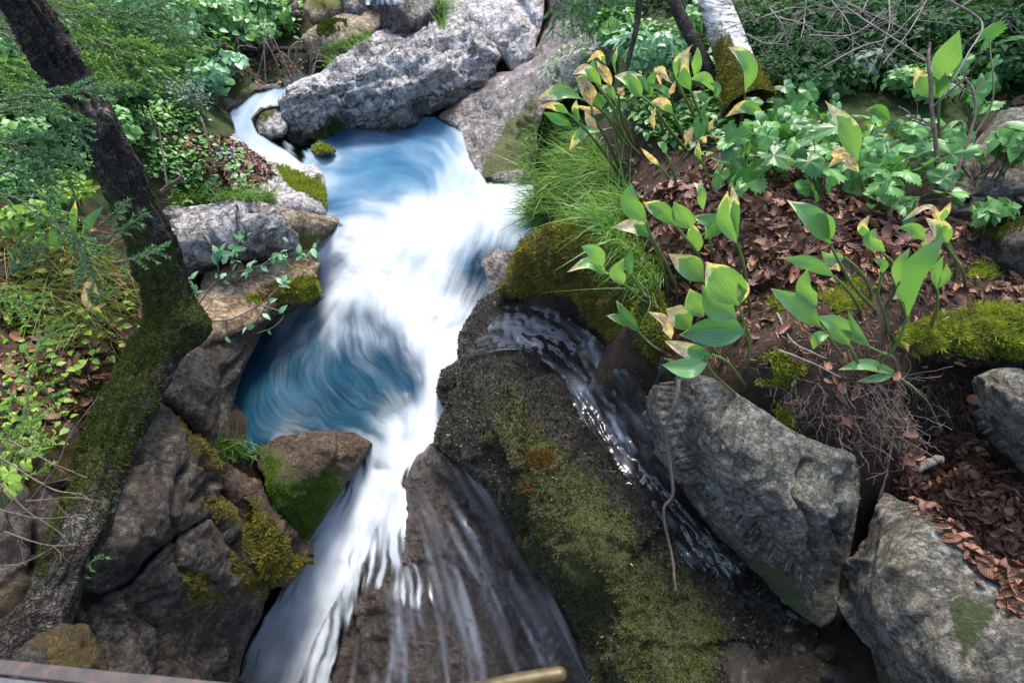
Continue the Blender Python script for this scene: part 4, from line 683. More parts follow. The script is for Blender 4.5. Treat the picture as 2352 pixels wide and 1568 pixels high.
# view, stem path (root last), leaves [(path base->tip), width, brown 0..1, tilt], label
# brown: 0 green, ~0.25 tip only, ~0.5 a third, 1.1 wholly dry
LILIES = [
 ('A', [(700, 635), (800, 680), (920, 790), (1060, 1010), (1200, 1120)], [([(700, 635), (560, 575), (420, 595), (315, 640)], 125, .34, .2), ([(870, 715), (850, 640), (800, 560)], 110, .2, .1)], 'long green leaf with burnt tip reaching furthest left over the grass'),
 ('A', [(590, 760), (760, 930), (950, 1180), (1030, 1330)], [([(590, 760), (470, 690), (325, 700)], 95, .6, .3), ([(610, 865), (500, 800), (365, 745)], 105, .05, -.2)], 'plant holding a dying leaf above a fresh green one, lowest at the left'),
 ('A', [(780, 690), (800, 800), (900, 960), (1060, 1310)], [([(790, 700), (740, 560), (640, 440)], 120, 1.15, .2), ([(830, 895), (770, 800), (725, 735)], 80, 1.1, .2)], 'plant with a large grey withered leaf hanging from a green stalk'),
 ('A', [(820, 500), (960, 700), (1080, 980), (1210, 1130)], [([(820, 500), (730, 390), (620, 425)], 95, .5, .2), ([(760, 540), (730, 470), (660, 440)], 80, .3, .3)], 'arched green leaf with yellow brown end left of the tall cluster'),
 ('A', [(865, 520), (960, 640), (1060, 800), (1140, 1010)], [([(865, 520), (800, 400), (800, 290)], 95, .1, .2), ([(905, 340), (840, 245), (745, 320)], 75, .75, .3), ([(950, 520), (890, 400), (825, 310)], 95, 1.05, .1)], 'tall plant whose topmost leaf curls over orange at the end'),
 ('A', [(990, 420), (1010, 560), (1040, 800), (1160, 1050)], [([(990, 420), (965, 310), (1010, 170)], 70, .35, .5), ([(985, 640), (930, 560), (840, 545)], 85, .3, .2)], 'narrow upright leaf standing highest against the grey slope'),
 ('A', [(1210, 610), (1310, 700), (1450, 900), (1600, 1080)], [([(1210, 610), (1120, 490), (980, 440)], 155, .3, .1), ([(1060, 600), (1030, 580), (1000, 540)], 80, 1.0, .2), ([(1260, 570), (1200, 470), (1105, 410)], 85, .5, .3)], 'broad pale green leaf with torn brown tip at the middle of the upper clump'),
 ('A', [(1300, 610), (1330, 700), (1380, 860), (1420, 1000)], [([(1300, 610), (1280, 480), (1355, 362)], 90, .15, .2), ([(1470, 500), (1385, 420), (1350, 400), (1400, 580)], 75, 1.1, .2), ([(1450, 630), (1400, 560), (1250, 500)], 85, .12, .3)], 'plant with a brown shrivelled leaf folded over a green upright one'),
 ('A', [(1515, 480), (1560, 580), (1650, 760), (1740, 960)], [([(1515, 480), (1525, 330), (1650, 165)], 100, .4, .4), ([(1500, 480), (1470, 540), (1455, 600)], 50, 1.1, .2)], 'curved upright leaf with papery brown hook at the top'),
 ('A', [(1630, 560), (1680, 700), (1760, 850), (1810, 950)], [([(1630, 560), (1575, 420), (1615, 205)], 115, .4, .1), ([(1660, 440), (1690, 320), (1690, 190)], 95, .08, .2)], 'pair of tall upright green leaves standing side by side'),
 ('A', [(1830, 570), (1900, 690), (1890, 790), (1940, 880)], [([(1830, 570), (1750, 450), (1635, 465)], 95, .35, .1), ([(1850, 630), (1850, 540), (1790, 485)], 80, .2, .3), ([(1790, 650), (1720, 610), (1650, 570)], 75, .6, .2)], 'three leaved plant leaning left in front of the mossy birch foot'),
 ('A', [(2090, 560), (2090, 640), (2070, 760), (2060, 860)], [([(2095, 570), (2140, 400), (2060, 260), (1950, 190)], 140, .25, .2)], 'bright yellow green leaf bowing left in front of the birch trunk'),
 ('A', [(1480, 760), (1530, 860), (1590, 990), (1630, 1090)], [([(1480, 760), (1390, 660), (1285, 665)], 95, .55, .1), ([(1330, 700), (1300, 800), (1320, 915)], 45, 1.1, .2)], 'plant with a drooping brown strip under a half dead green leaf'),
 ('A', [(2290, 820), (2300, 900), (2310, 960)], [([(2270, 790), (2100, 695), (1925, 790)], 105, .55, .1)], 'low arching leaf with ragged brown edge beside the lobed herbs'),
 ('A', [(870, 905), (980, 900), (1010, 1100), (1060, 1200)], [([(870, 905), (740, 905), (650, 980), (595, 1075)], 105, .28, .2)], 'glossy green leaf drooping down into the grass'),
 ('A', [(900, 740), (1010, 880), (1130, 1080)], [([(900, 745), (780, 725), (650, 690)], 60, 1.1, .2), ([(680, 820), (640, 720), (655, 640)], 75, .45, .2)], 'brown rolled leaf lying level among the stalks'),
 ('A', [(1730, 810), (1760, 900), (1800, 1010)], [([(1730, 810), (1750, 720), (1800, 620)], 65, .4, .3), ([(1580, 1050), (1620, 950), (1650, 870)], 70, 1.0, .3), ([(1790, 920), (1800, 850), (1850, 790)], 40, .9, .2)], 'small plant with dry orange leaf crumpled at its foot'),
 ('A', [(1420, 1100), (1480, 1250), (1520, 1430)], [([(1420, 1100), (1395, 1040), (1345, 1005)], 65, .5, .2)], 'short plant with one small yellowing leaf above bare soil'),
 ('A', [(1360, 1200), (1430, 1290), (1480, 1380)], [([(1360, 1200), (1290, 1130), (1205, 1050)], 55, .85, .2)], 'pale withered leaf pointing left above the needle litter'),
 ('A', [(1720, 1160), (1790, 1330), (1810, 1450)], [([(1720, 1160), (1685, 1080), (1700, 985)], 60, .5, .2), ([(1760, 1010), (1740, 970), (1700, 980)], 50, 1.1, .2)], 'thin stalk with a single narrow leaf in the open litter'),
 ('A', [(2050, 1060), (2060, 1110), (2080, 1180)], [([(2050, 1060), (1950, 985), (1815, 950)], 55, .45, .2)], 'slim leaf with brown rim stretched left under the herbs'),
 ('B', [(980, 140), (1010, 230), (1100, 400), (1180, 580), (1190, 690)], [([(985, 150), (880, 20), (880, -115)], 140, .25, .1)], 'upright broad leaf with eaten top above the dead leaf carpet'),
 ('B', [(1180, 170), (1250, 260), (1330, 370), (1400, 520)], [([(1185, 175), (1080, 60), (960, 15)], 120, .42, .1), ([(1290, 190), (1230, 90), (1170, 10)], 150, .08, .1)], 'pair of broad leaves, the front one yellow edged, left of the split leaf'),
 ('B', [(1400, 230), (1420, 330), (1445, 400)], [([(1335, 345), (1310, 250), (1285, 150)], 110, .1, .1), ([(1380, 260), (1440, 160), (1290, 110)], 130, .3, .1), ([(1365, 70), (1345, -60), (1300, -120)], 80, .45, .2)], 'cupped pale green leaf folded over at the middle of the litter'),
 ('B', [(1595, 285), (1640, 450), (1665, 600), (1680, 770)], [([(1590, 290), (1515, 120), (1530, -60)], 120, .35, .1), ([(1600, 260), (1570, 40), (1560, -100)], 80, .6, .3)], 'tall leaf split by a brown stripe on a long straight stalk'),
 ('B', [(1000, 240), (1060, 360), (1110, 520), (1130, 660)], [([(1000, 240), (900, 175), (745, 185)], 115, .5, .1)], 'twisted leaf striped yellow and brown above the mossy bank'),
 ('B', [(700, 490), (780, 520), (930, 650), (1070, 730)], [([(720, 500), (600, 425), (450, 485)], 85, .4, .1), ([(685, 460), (640, 350), (545, 310)], 115, .06, .1)], 'two leaved plant hanging over the moss nearest the cascade'),
 ('B', [(880, 500), (960, 620), (1060, 720)], [([(880, 500), (865, 420), (880, 310)], 65, .1, .2), ([(830, 565), (790, 480), (830, 395)], 115, .08, .1)], 'small folded leaves on a purple stalk among the grass blades'),
 ('B', [(1370, 540), (1380, 600), (1390, 680)], [([(1370, 545), (1270, 440), (1130, 360)], 165, .4, .1)], 'wide leaf with bitten brown border above the big pair of leaves'),
 ('B', [(1605, 710), (1640, 820), (1680, 950), (1660, 1110)], [([(1590, 800), (1440, 700), (1355, 570)], 190, .12, .1), ([(1605, 705), (1500, 540), (1385, 415)], 260, .3, .1), ([(1610, 700), (1630, 600), (1610, 505)], 85, .75, .1)], 'largest plant, its huge leaf brown at the upper left margin'),
 ('B', [(1640, 880), (1675, 960), (1665, 1060), (1655, 1120)], [([(1645, 885), (1430, 870), (1205, 905)], 235, .1, -.1)], 'widest dark green leaf lying level in front of the largest plant'),
 ('B', [(1290, 860), (1370, 900), (1420, 980), (1500, 1080)], [([(1370, 780), (1310, 690), (1275, 595)], 145, .35, .1), ([(1285, 865), (1200, 780), (1115, 730)], 160, .42, .1)], 'leaf with a ragged brown blotch left of the widest leaf'),
 ('B', [(1420, 1035), (1530, 1090), (1650, 1250)], [([(1420, 1045), (1280, 1010), (1105, 945)], 115, .45, .1), ([(1150, 935), (1100, 810), (995, 750)], 85, 1.15, .1)], 'yellow bordered leaf with a curled dry strip above the grey wedge boulder'),
 ('B', [(1380, 1050), (1430, 1160), (1590, 1310)], [([(1395, 1095), (1260, 1130), (1090, 1105)], 145, .05, .1)], 'plain dark leaf hanging lowest over the top of the wedge boulder'),
 ('B', [(930, 880), (1020, 970), (1160, 1060)], [([(940, 885), (850, 790), (780, 670)], 85, .3, .1), ([(880, 850), (800, 800), (715, 775)], 65, .3, .1)], 'pair of slim leaves beside the trickle, pointing up left'),
 ('C', [(710, 300), (770, 420), (880, 600), (1030, 760)], [([(710, 290), (590, 130), (415, 0)], 150, .18, .1), ([(705, 270), (670, 140), (580, 45)], 130, .18, .2)], 'forked pair of straight green leaves above the leaf carpet'),
 ('C', [(730, 510), (800, 580), (870, 670), (920, 760)], [([(735, 515), (560, 420), (385, 390)], 110, .12, .1)], 'long smooth leaf stretched level to the left below the forked pair'),
 ('C', [(640, 850), (720, 950), (800, 1060)], [([(615, 710), (545, 590), (555, 465)], 115, .1, .1), ([(645, 855), (490, 710), (310, 595)], 145, .08, .1)], 'plant with one leaf upright and one spread left in the sun'),
 ('C', [(830, 970), (880, 1060), (905, 1130)], [([(835, 975), (750, 850), (620, 780)], 150, .04, .1), ([(700, 905), (620, 930), (592, 1005)], 85, .05, .1)], 'shiny broad leaf with a smaller one tucked beneath it'),
 ('C', [(960, 980), (1060, 1030), (1130, 1060), (1165, 1180)], [([(960, 980), (850, 900), (770, 835)], 70, .06, .1), ([(985, 1000), (880, 880), (825, 740)], 60, .06, .2)], 'narrow leaves rising left from a bent yellow stalk'),
 ('C', [(1150, 1165), (1170, 1180), (1180, 1210)], [([(1155, 1165), (950, 1110), (765, 1140)], 90, .12, .1), ([(1150, 1170), (1020, 1195), (885, 1220)], 65, .35, .1)], 'pair of leaves lying flat over the dark roots'),
 ('C', [(1230, 780), (1160, 960), (1060, 1080), (990, 1130)], [([(1230, 785), (1265, 500), (1360, 370), (1480, 245)], 165, .22, .1)], 'longest leaf, sweeping up right to a grey brown tip'),
 ('C', [(1150, 570), (1180, 680), (1215, 790)], [([(1150, 575), (1175, 440), (1245, 320)], 80, .05, .2), ([(1210, 690), (1185, 620), (1200, 545)], 60, .05, .1)], 'slender upright leaves just left of the longest leaf'),
 ('C', [(1055, 500), (1030, 640), (1070, 760), (1100, 900)], [([(1060, 490), (1060, 430), (995, 395)], 60, .08, .1)], 'small curled leaf on a wavy thin stalk'),
 ('C', [(990, 270), (1050, 350), (1140, 440), (1140, 600), (1080, 720)], [([(995, 280), (930, 190), (975, 100)], 65, .55, .2), ([(1075, 345), (985, 270), (1010, 190)], 100, .04, .1)], 'leaf with a twisted orange brown tip beside a pale cupped one'),
 ('C', [(1340, 270), (1400, 400), (1400, 520), (1420, 620)], [([(1340, 275), (1270, 190), (1165, 185)], 85, .04, .1), ([(1340, 330), (1360, 290), (1410, 240)], 60, .7, .1)], 'short bright leaf arching left with a yellow dying mate'),
 ('C', [(1490, 300), (1560, 410), (1600, 480), (1620, 590)], [([(1500, 290), (1440, 190), (1350, 120)], 115, .4, .1)], 'leaf with a torn papery end in front of the lobed herb'),
 ('C', [(1455, 150), (1490, 260), (1550, 390), (1550, 520)], [([(1450, 150), (1370, 50), (1195, 140)], 45, .95, .2), ([(1460, 145), (1480, 80), (1520, 15)], 55, .6, .2)], 'yellow drooping leaf arched like a hook at the right of the litter'),
 ('C', [(1430, 600), (1430, 720), (1385, 850)], [([(1430, 605), (1420, 480), (1470, 375)], 65, .15, .2), ([(1430, 595), (1490, 510), (1490, 425)], 55, .1, .1)], 'small plant with two dark upright leaves above the yellow green moss'),
 ('C', [(800, 380), (880, 450), (950, 540), (990, 650)], [([(800, 390), (720, 385), (650, 345)], 95, .06, .1), ([(770, 480), (740, 430), (660, 425)], 50, 1.0, .1)], 'light green leaf lit from behind next to a crumpled dry one'),
 ('D', [(1230, 1080), (1245, 1170), (1280, 1320), (1315, 1440)], [([(1230, 1085), (1160, 880), (1010, 680)], 135, .55, .1), ([(1010, 1085), (930, 1075), (855, 1160)], 75, .5, .1), ([(1235, 1160), (1130, 1060), (1030, 1130)], 90, 1.0, .1), ([(1130, 1080), (1090, 1030), (1160, 1010)], 65, .95, .1)], 'yellow spear leaf with black blotches in front of the lobed herbs'),
 ('D', [(1780, 650), (1775, 800), (1775, 950), (1770, 1150)], [([(1790, 560), (1830, 370), (1915, 205)], 165, .16, .1), ([(1770, 655), (1680, 570), (1620, 460)], 120, .4, .1), ([(1780, 660), (1800, 560), (1820, 480)], 80, .1, .1)], 'plant with one big leaf raised against the dark thicket at the right'),
 ('D', [(1440, 810), (1480, 900), (1500, 1000)], [([(1445, 815), (1370, 730), (1285, 745)], 75, .35, .1)], 'lone leaf with yellow rim nodding above the lobed herbs'),
 ('E', [(500, 270), (590, 420), (630, 490), (665, 570)], [([(510, 265), (400, 220), (335, 380)], 115, .1, .1), ([(500, 260), (480, 120), (505, 0)], 60, .2, .2), ([(560, 290), (600, 150), (695, 40)], 60, .15, .2), ([(570, 270), (590, 200), (660, 200)], 40, 1.0, .1)], 'broad leaved plant left of the bent mossy trunk'),
 ('E', [(700, 810), (730, 840), (760, 870)], [([(705, 815), (580, 690), (565, 570)], 45, .75, .1), ([(735, 830), (655, 740), (720, 690)], 40, .7, .1), ([(575, 590), (620, 570), (660, 640)], 60, 1.1, .1)], 'withered yellow plant drooping over the grass beside the trunk'),
 ('F', [(440, 1220), (430, 1300), (420, 1380)], [([(440, 1225), (400, 1160), (340, 1130)], 35, 0, .2), ([(440, 1225), (430, 1160), (420, 1120)], 30, 0, .2), ([(440, 1225), (470, 1160), (500, 1115)], 35, 0, .2), ([(445, 1225), (510, 1180), (580, 1135)], 35, 0, .2), ([(445, 1228), (510, 1215), (570, 1210)], 32, 0, .2)], 'sprig of pointed light leaves left of the trunk'),
]
GL = 'broad leaved plants with browning tips on the banks'
for k_, (vk, stem, leaves, label) in enumerate(LILIES):
    sp = vw(vk, stem); sc_ = VIEW[vk][2]
    h, n = hit(*sp[-1]);
    if h is None: continue
    y0 = h.y; root = h.z
    e = empty('broad_leaf_plant', tuple(h), label, 'plant', GL); WL[e.name] = tuple(h)
    P = spline(plane_pts(spline(sp, 14), y0, 0.25, root), 22); P[-1] = np.array(h) - [0, 0, 0.01]; dm = to_pix(P)[2].mean()
    V, F = tube(P[::-1], np.linspace(4.2, 2.6, 22) * dm / FPX, 6)
    make_mesh('stem', V, F, M['plant_stem'], {'t': np.repeat(np.linspace(0, 1, 22), 6)}, e)
    for j, (lp, lw, br, tl) in enumerate(leaves):
        LP = plane_pts(spline(vw(vk, lp), 8), y0, 0.25, root, 0.012 * (j + 1)); t8 = np.linspace(0, 1, 8)
        toward = norm(np.array([0, 0, H]) - LP); bow = rng.uniform(0.0, 0.35) * np.linalg.norm(LP[-1] - LP[0])
        LP = LP + toward * (bow * 0.5 * np.sin(np.pi * t8))[:, None]
        dl = to_pix(LP)[2].mean(); wd = lw * sc_ * dl / FPX
        dry = br > 0.9
        V, F, t, s_ = leaf_blade(LP, wd, 18, 0.6 if dry else rng.uniform(0.15, 0.55), tl * rng.choice([-1, 1]) * 2.0, wav=0.45 if dry else 0.14, rag=1.6 if dry else 0.5 + br, twist=rng.normal(0, 0.3), seed=k_ * 10 + j)
        lo = make_mesh('leaf', V, F, M['broad_leaf'], {'t': t, 's': s_, 'brown': np.full(len(V), br if br > .9 or br < .07 else max(.08, br + rng.uniform(-.14, .16))), 'var': np.full(len(V), rng.uniform(0, 1))}, e)
        if dry: lo['label'] = 'withered brown leaf'
# ------------------------------------------------------------------ ground cover helpers
def sample_px(poly, n, seed=0):
    r = np.random.default_rng(seed); p = np.array(poly, float); lo, hi = p.min(0), p.max(0); out = np.zeros((0, 2))
    while len(out) < n:
        q = r.uniform(lo, hi, (n * 2, 2)); out = np.vstack([out, q[in_poly(q[:, 0], q[:, 1], p)]])
    return out[:n]
def roots_px(poly, n, seed=0):
    P, N = [], []
    for u, v in sample_px(poly, n, seed):
        h, nn = hit(u, v)
        if h is not None: P.append(tuple(h)); N.append(tuple(nn))
    P = np.array(P); N = np.array(N); vw_ = np.array([0, 0, H]) - P; N = np.where((N * vw_).sum(1, keepdims=True) < 0, -N, N); return P, N

def blades(P, D0, length, width, droop, r, nseg=4, side=None):
    """grass-like blades: P roots, D0 start directions, droop vectors"""
    n = len(P); t = np.linspace(0, 1, nseg + 1)
    C = P[:, None] + D0[:, None] * (length[:, None] * t[None])[..., None] + droop[:, None] * (length[:, None] * t[None] ** 2)[..., None]
    if side is None: side = r.normal(0, 1, (n, 3))
    T = norm(C[:, -1] - C[:, 0]); S = norm(np.cross(T, side)); wd = width[:, None] * (1 - t[None] ** 1.5 * 0.95) / 2
    V = np.stack([C - S[:, None] * wd[..., None], C + S[:, None] * wd[..., None]], 2).reshape(-1, 3)
    b = (np.arange(n)[:, None] * (nseg + 1) * 2 + np.arange(nseg)[None] * 2).ravel(); F = np.stack([b, b + 1, b + 3, b + 2], -1)
    return V, F, np.tile(np.repeat(t, 2), n)

M['grass'] = leaf_mat('grass_blade', (0.05, 0.13, 0.025), (0.27, 0.44, 0.11), 0.3, 0.4)
M['moss_g'] = leaf_mat('moss_green', (0.012, 0.022, 0.004), (0.11, 0.14, 0.018), 0.15, 0.9, spec=0.1)
M['moss_y'] = leaf_mat('moss_bright', (0.06, 0.09, 0.008), (0.44, 0.48, 0.06), 0.2, 0.9, spec=0.1)
M['moss_o'] = leaf_mat('moss_ochre', (0.03, 0.035, 0.006), (0.33, 0.27, 0.045), 0.15, 0.9, spec=0.1)
M['moss_d'] = leaf_mat('moss_dark', (0.014, 0.016, 0.004), (0.105, 0.105, 0.018), 0.1, 0.6, spec=0.4)
M['moss_w'] = leaf_mat('moss_wet', (0.010, 0.009, 0.005), (0.075, 0.066, 0.032), 0.0, 0.36, spec=0.4)
M['moss_v'] = leaf_mat('moss_vivid', (0.02, 0.06, 0.004), (0.10, 0.2, 0.012), 0.2, 0.9, spec=0.1)

def moss_on(V, T, ms, n, length, mat, parent, seed=0, width=0.004, name='moss', thr=0.4, lift=0.0):
    r = np.random.default_rng(seed); w = ms[T].mean(1); a = np.linalg.norm(np.cross(V[T[:, 1]] - V[T[:, 0]], V[T[:, 2]] - V[T[:, 0]]), axis=1)
    w = np.where(w > thr, w, 0) * a
    if w.sum() <= 0: return None
    k = r.choice(len(T), n, p=w / w.sum()); bc = r.dirichlet((1, 1, 1), n); P = (V[T[k]] * bc[..., None]).sum(1)
    NV = vert_normals(V, T)[T[k, 0]]; NV = np.where((NV * (np.array([0, 0, H]) - P)).sum(1, keepdims=True) < 0, -NV, NV)
    D = norm(NV + r.normal(0, 0.55, (n, 3)) + [0, 0, 0.25]); clump = np.clip(0.5 + 0.35 * vnoise(P * 16, seed) + 0.4 * vnoise(P * 55, seed + 1), 0, 1)
    L = length * r.uniform(0.5, 1.2, n) * (0.5 + clump)
    Vb, F, t = blades(P - NV * 0.003 + NV * lift, D, L, width * r.uniform(0.6, 1.4, n), r.normal(0, 0.2, (n, 3)), r, 2)
    var = np.clip(0.15 + 0.55 * np.repeat(clump * 0.7 + r.uniform(0, 0.5, n), 6) * (0.4 + 0.8 * t), 0, 1)
    ob = make_mesh(name, Vb, F, mat, {'var': var}, parent); ob['kind'] = 'stuff'; return ob
def moss_rock(label, n, length, mat, seed=0, width=0.004, thr=0.4):
    q = ROCKS[label]; return moss_on(q['V'], q['T'], q['moss'], n, length, M[mat], q['ob'], seed, width, thr=thr)
moss_rock('moss covered boulder at the edge of the grassy right bank', 26000, 0.022, 'moss_o', 1, 0.005)
moss_rock('broad wet boulder covered in dark moss right of the chute', 46000, 0.012, 'moss_d', 2, 0.004, 0.45)
_q = ROCKS['broad wet boulder covered in dark moss right of the chute']; moss_on(_q['V'], _q['T'], np.where(_q['moss'] > 0.75, 0.0, 1.0), 60000, 0.013, M['moss_w'], _q['ob'], 21, 0.006, 'wet_moss', 0.4)
moss_rock('brown wet rock with moss between plunge pool and chute', 9000, 0.012, 'moss_v', 3, 0.006, 0.6)
moss_rock('rubble rock with reddish moss between crag and chute', 6000, 0.022, 'moss_o', 4, 0.005, 0.5)
moss_rock('low ledge capped with bright yellow green moss on the right', 14000, 0.022, 'moss_y', 5, 0.004, 0.45)
moss_rock('flat grey bedrock shelf with mossy edge beside the upper stream', 5000, 0.02, 'moss_y', 6, 0.008, 0.5)
moss_rock('tan ledge with orange moss overhanging the blue plunge pool', 4000, 0.018, 'moss_y', 7, 0.006, 0.5)
moss_rock('small mossy stone between stream and upper pool', 1500, 0.02, 'moss_y', 8, 0.008, 0.4)
moss_rock('upper cracked dark crag leaning against the bent mossy trunk', 2500, 0.015, 'moss_o', 9, 0.004, 0.5)
moss_rock('lower cracked dark crag dropping down to the white chute', 2500, 0.018, 'moss_o', 10, 0.004, 0.5)
moss_rock('small dark rock with moss cap right of the leaf litter', 2500, 0.015, 'moss_g', 11, 0.004, 0.45)
moss_rock('tan rock with moss patches beside the small fall at the top', 1500, 0.03, 'moss_g', 12, 0.012, 0.45)

# ---- moss cushions on the soil (seen as one mat)
def patch(poly, n, L, mat, name, seed, width=0.004, size=None):
    P, N = roots_px(poly, n, seed); r = np.random.default_rng(seed); m = len(P); keep = fbm(P * 6, 3, seed) > -0.12; P, N = P[keep], N[keep]; m = len(P)
    D = norm(N + r.normal(0, 0.5, (m, 3))); cl = 0.5 + 0.5 * vnoise(P * 20, seed)
    V, F, t = blades(P, D, L * r.uniform(0.5, 1.2, m) * (0.5 + cl), width * r.uniform(0.6, 1.4, m), r.normal(0, 0.25, (m, 3)), r, 2)
    return V, F, np.clip(np.repeat(cl * 0.6 + r.uniform(0, 0.4, m), 6) * (0.4 + 0.8 * t), 0, 1)
mb = MB()
for i, (poly, n) in enumerate([([(1420, 640), (1500, 600), (1560, 660), (1540, 800), (1470, 760)], 3000), ([(1730, 830), (1790, 800), (1850, 840), (1810, 890), (1740, 880)], 2600), ([(1880, 680), (1940, 640), (2010, 650), (2000, 700), (1920, 720)], 2400), ([(1750, 690), (1800, 670), (1830, 700), (1780, 720)], 1200), ([(2050, 760), (2120, 730), (2160, 800), (2060, 830)], 2500), ([(2230, 600), (2290, 610), (2280, 640), (2220, 640)], 900), ([(1215, 430), (1290, 420), (1330, 520), (1230, 540)], 3500), ([(1780, 900), (1830, 900), (1820, 980), (1785, 960)], 900)]):
    V, F, v_ = patch(poly, n, 0.02, None, '', 40 + i); mb.add(V, F, var=v_)
tag(mb.build('moss', M['moss_y']), kind='stuff')
mb = MB()
for i, (poly, n) in enumerate([([(0, 640), (180, 560), (320, 720), (330, 800), (200, 1000), (100, 900), (0, 860)], 5000), ([(120, 150), (330, 160), (420, 330), (300, 420), (100, 330)], 3500)]):
    V, F, v_ = patch(poly, n, 0.03, None, '', 60 + i, 0.007); mb.add(V, F, var=v_)
tag(mb.build('moss', M['moss_g']), kind='stuff')

# ---- grass
def grass(poly, n, L, wd, droopv, seed, mb, jitter=0.5):
    P, N = roots_px(poly, n, seed); r = np.random.default_rng(seed + 1); m = len(P)
    D = norm(np.array([0, 0, 1.0]) + 0.25 * N + r.normal(0, jitter * 0.6, (m, 3))); dr = np.array(droopv)[None] + r.normal(0, 0.45, (m, 3))
    V, F, t = blades(P, D, L * r.uniform(0.3, 1.35, m), wd * r.uniform(0.6, 1.3, m), dr, r, 5)
    mb.add(V, F, var=np.clip(np.repeat(r.uniform(0, 0.8, m), 12) + 0.35 * (t - 0.4), 0, 1))
mb = MB()
grass([(1215, 300), (1300, 270), (1380, 330), (1440, 460), (1420, 540), (1290, 500), (1220, 520), (1205, 420)], 2000, 0.19, 0.0075, (-0.5, -0.15, -0.55), 1, mb)
grass([(1300, 400), (1420, 380), (1470, 480), (1420, 600), (1330, 500)], 800, 0.2, 0.007, (-0.5, -0.3, -0.5), 2, mb)
grass([(1400, 560), (1480, 560), (1530, 640), (1490, 700), (1440, 640)], 450, 0.15, 0.004, (-0.4, -0.3, -0.6), 3, mb)
grass([(1205, 410), (1240, 400), (1260, 520), (1215, 530)], 450, 0.2, 0.0065, (-0.8, -0.1, -0.9), 4, mb)
tag(mb.build('grass', M['grass']), kind='stuff')
mb = MB(); mb2 = MB()
grass([(400, 455), (620, 445), (640, 470), (520, 460), (400, 480)], 900, 0.1, 0.006, (0.2, -0.2, -0.3), 5, mb)
grass([(730, 125), (850, 70), (860, 90), (780, 130), (750, 160)], 500, 0.09, 0.008, (-0.2, -0.2, -0.4), 6, mb)
grass([(1000, 5), (1020, 0), (1022, 70), (1004, 62)], 150, 0.2, 0.012, (0.2, -0.3, -0.4), 7, mb)
grass([(490, 1010), (600, 1025), (595, 1050), (510, 1060)], 450, 0.09, 0.004, (0.1, -0.1, -0.3), 8, mb)
grass([(0, 560), (150, 520), (300, 600), (330, 720), (180, 720), (60, 700)], 650, 0.22, 0.005, (0.5, -0.3, -0.8), 9, mb2)
grass([(130, 700), (280, 720), (260, 800), (150, 790)], 250, 0.25, 0.005, (-0.3, -0.3, -0.9), 10, mb2)
tag(mb2.build('grass', leaf_mat('grass_straw', (0.12, 0.13, 0.03), (0.34, 0.38, 0.09), 0.3, 0.5)), kind='stuff')
grass([(1640, 100), (1720, 130), (1700, 230), (1640, 230)], 200, 0.12, 0.005, (0.0, -0.2, -0.5), 11, mb)
tag(mb.build('grass', M['grass']), kind='stuff')

# ---- dead leaves
s = NT('dead_leaf'); v_ = s.attr('var'); nn_ = s.noise(40, 4, 0.7)
c_ = s.ramp(s.math('ADD', s.math('MULTIPLY', v_, 0.75), s.math('MULTIPLY', nn_, 0.25)), [(0.08, (0.045, 0.02, 0.012)), (0.4, (0.095, 0.038, 0.02)), (0.62, (0.19, 0.082, 0.042)), (0.84, (0.33, 0.18, 0.1)), (1.0, (0.6, 0.45, 0.31))])
c_ = s.mix(s.maprange(s.math('SINE', s.math('MULTIPLY', s.attr('t'), 42)), 0.3, 1, 0, 0.3), c_, (0.06, 0.025, 0.015))
M['dead_leaf'] = s.fin(c_, 0.5, s.bump(s.math('SINE', s.math('MULTIPLY', s.attr('t'), 42)), 0.3, 0.003), 0.4)
def dead_leaves(poly, n, size, seed, mb, lift=0.02):
    P, N = roots_px(poly, n, seed); r = np.random.default_rng(seed); m = len(P); nt_, ns = 7, 5
    N = norm(N + r.normal(0, 0.45, (m, 3))); X = norm(np.cross(N, r.normal(0, 1, (m, 3)))); Y = np.cross(N, X)
    L = size * r.uniform(0.35, 1.35, m); W = L * r.uniform(0.35, 0.6, m); cu = r.uniform(-0.35, 0.5, m); cv = r.uniform(-0.3, 1.3, m); tw = r.uniform(-0.6, 0.6, m)
    t = np.linspace(0, 1, nt_); a = np.linspace(-1, 1, ns); pr = np.sin(np.pi * np.clip(t * 0.96 + 0.02, 0, 1) ** 0.85) ** 0.75
    A = a[None, None] * pr[None, :, None]; tt = (t - 0.5)[None, :, None] + 0 * A
    z = cu[:, None, None] * L[:, None, None] * tt ** 2 * 2 + cv[:, None, None] * W[:, None, None] * A ** 2 * 0.6 + tw[:, None, None] * W[:, None, None] * A * tt + 0.05 * L[:, None, None] * np.sin(tt * 20 + 6 * tw[:, None, None]) * np.abs(A)
    ang = cv[:, None, None] * A * 0.7
    V = P[:, None, None] + N[:, None, None] * (lift * r.uniform(0, 1, (m, 1, 1)) + z)[..., None] + X[:, None, None] * (tt * L[:, None, None])[..., None] + Y[:, None, None] * (A * np.cos(ang) * W[:, None, None] * 0.5)[..., None]
    b = (np.arange(m)[:, None] * nt_ * ns + (np.arange(nt_ - 1)[:, None] * ns + np.arange(ns - 1)[None]).ravel()[None]).ravel(); F = np.stack([b, b + 1, b + ns + 1, b + ns], -1)
    va = np.repeat(np.clip(r.beta(1.7, 1.9, m), 0, 1), nt_ * ns)
    mb.add(V.reshape(-1, 3), F, var=va, t=np.tile(np.repeat(t, ns) + 0.25 * np.abs(np.tile(a, nt_)), m))
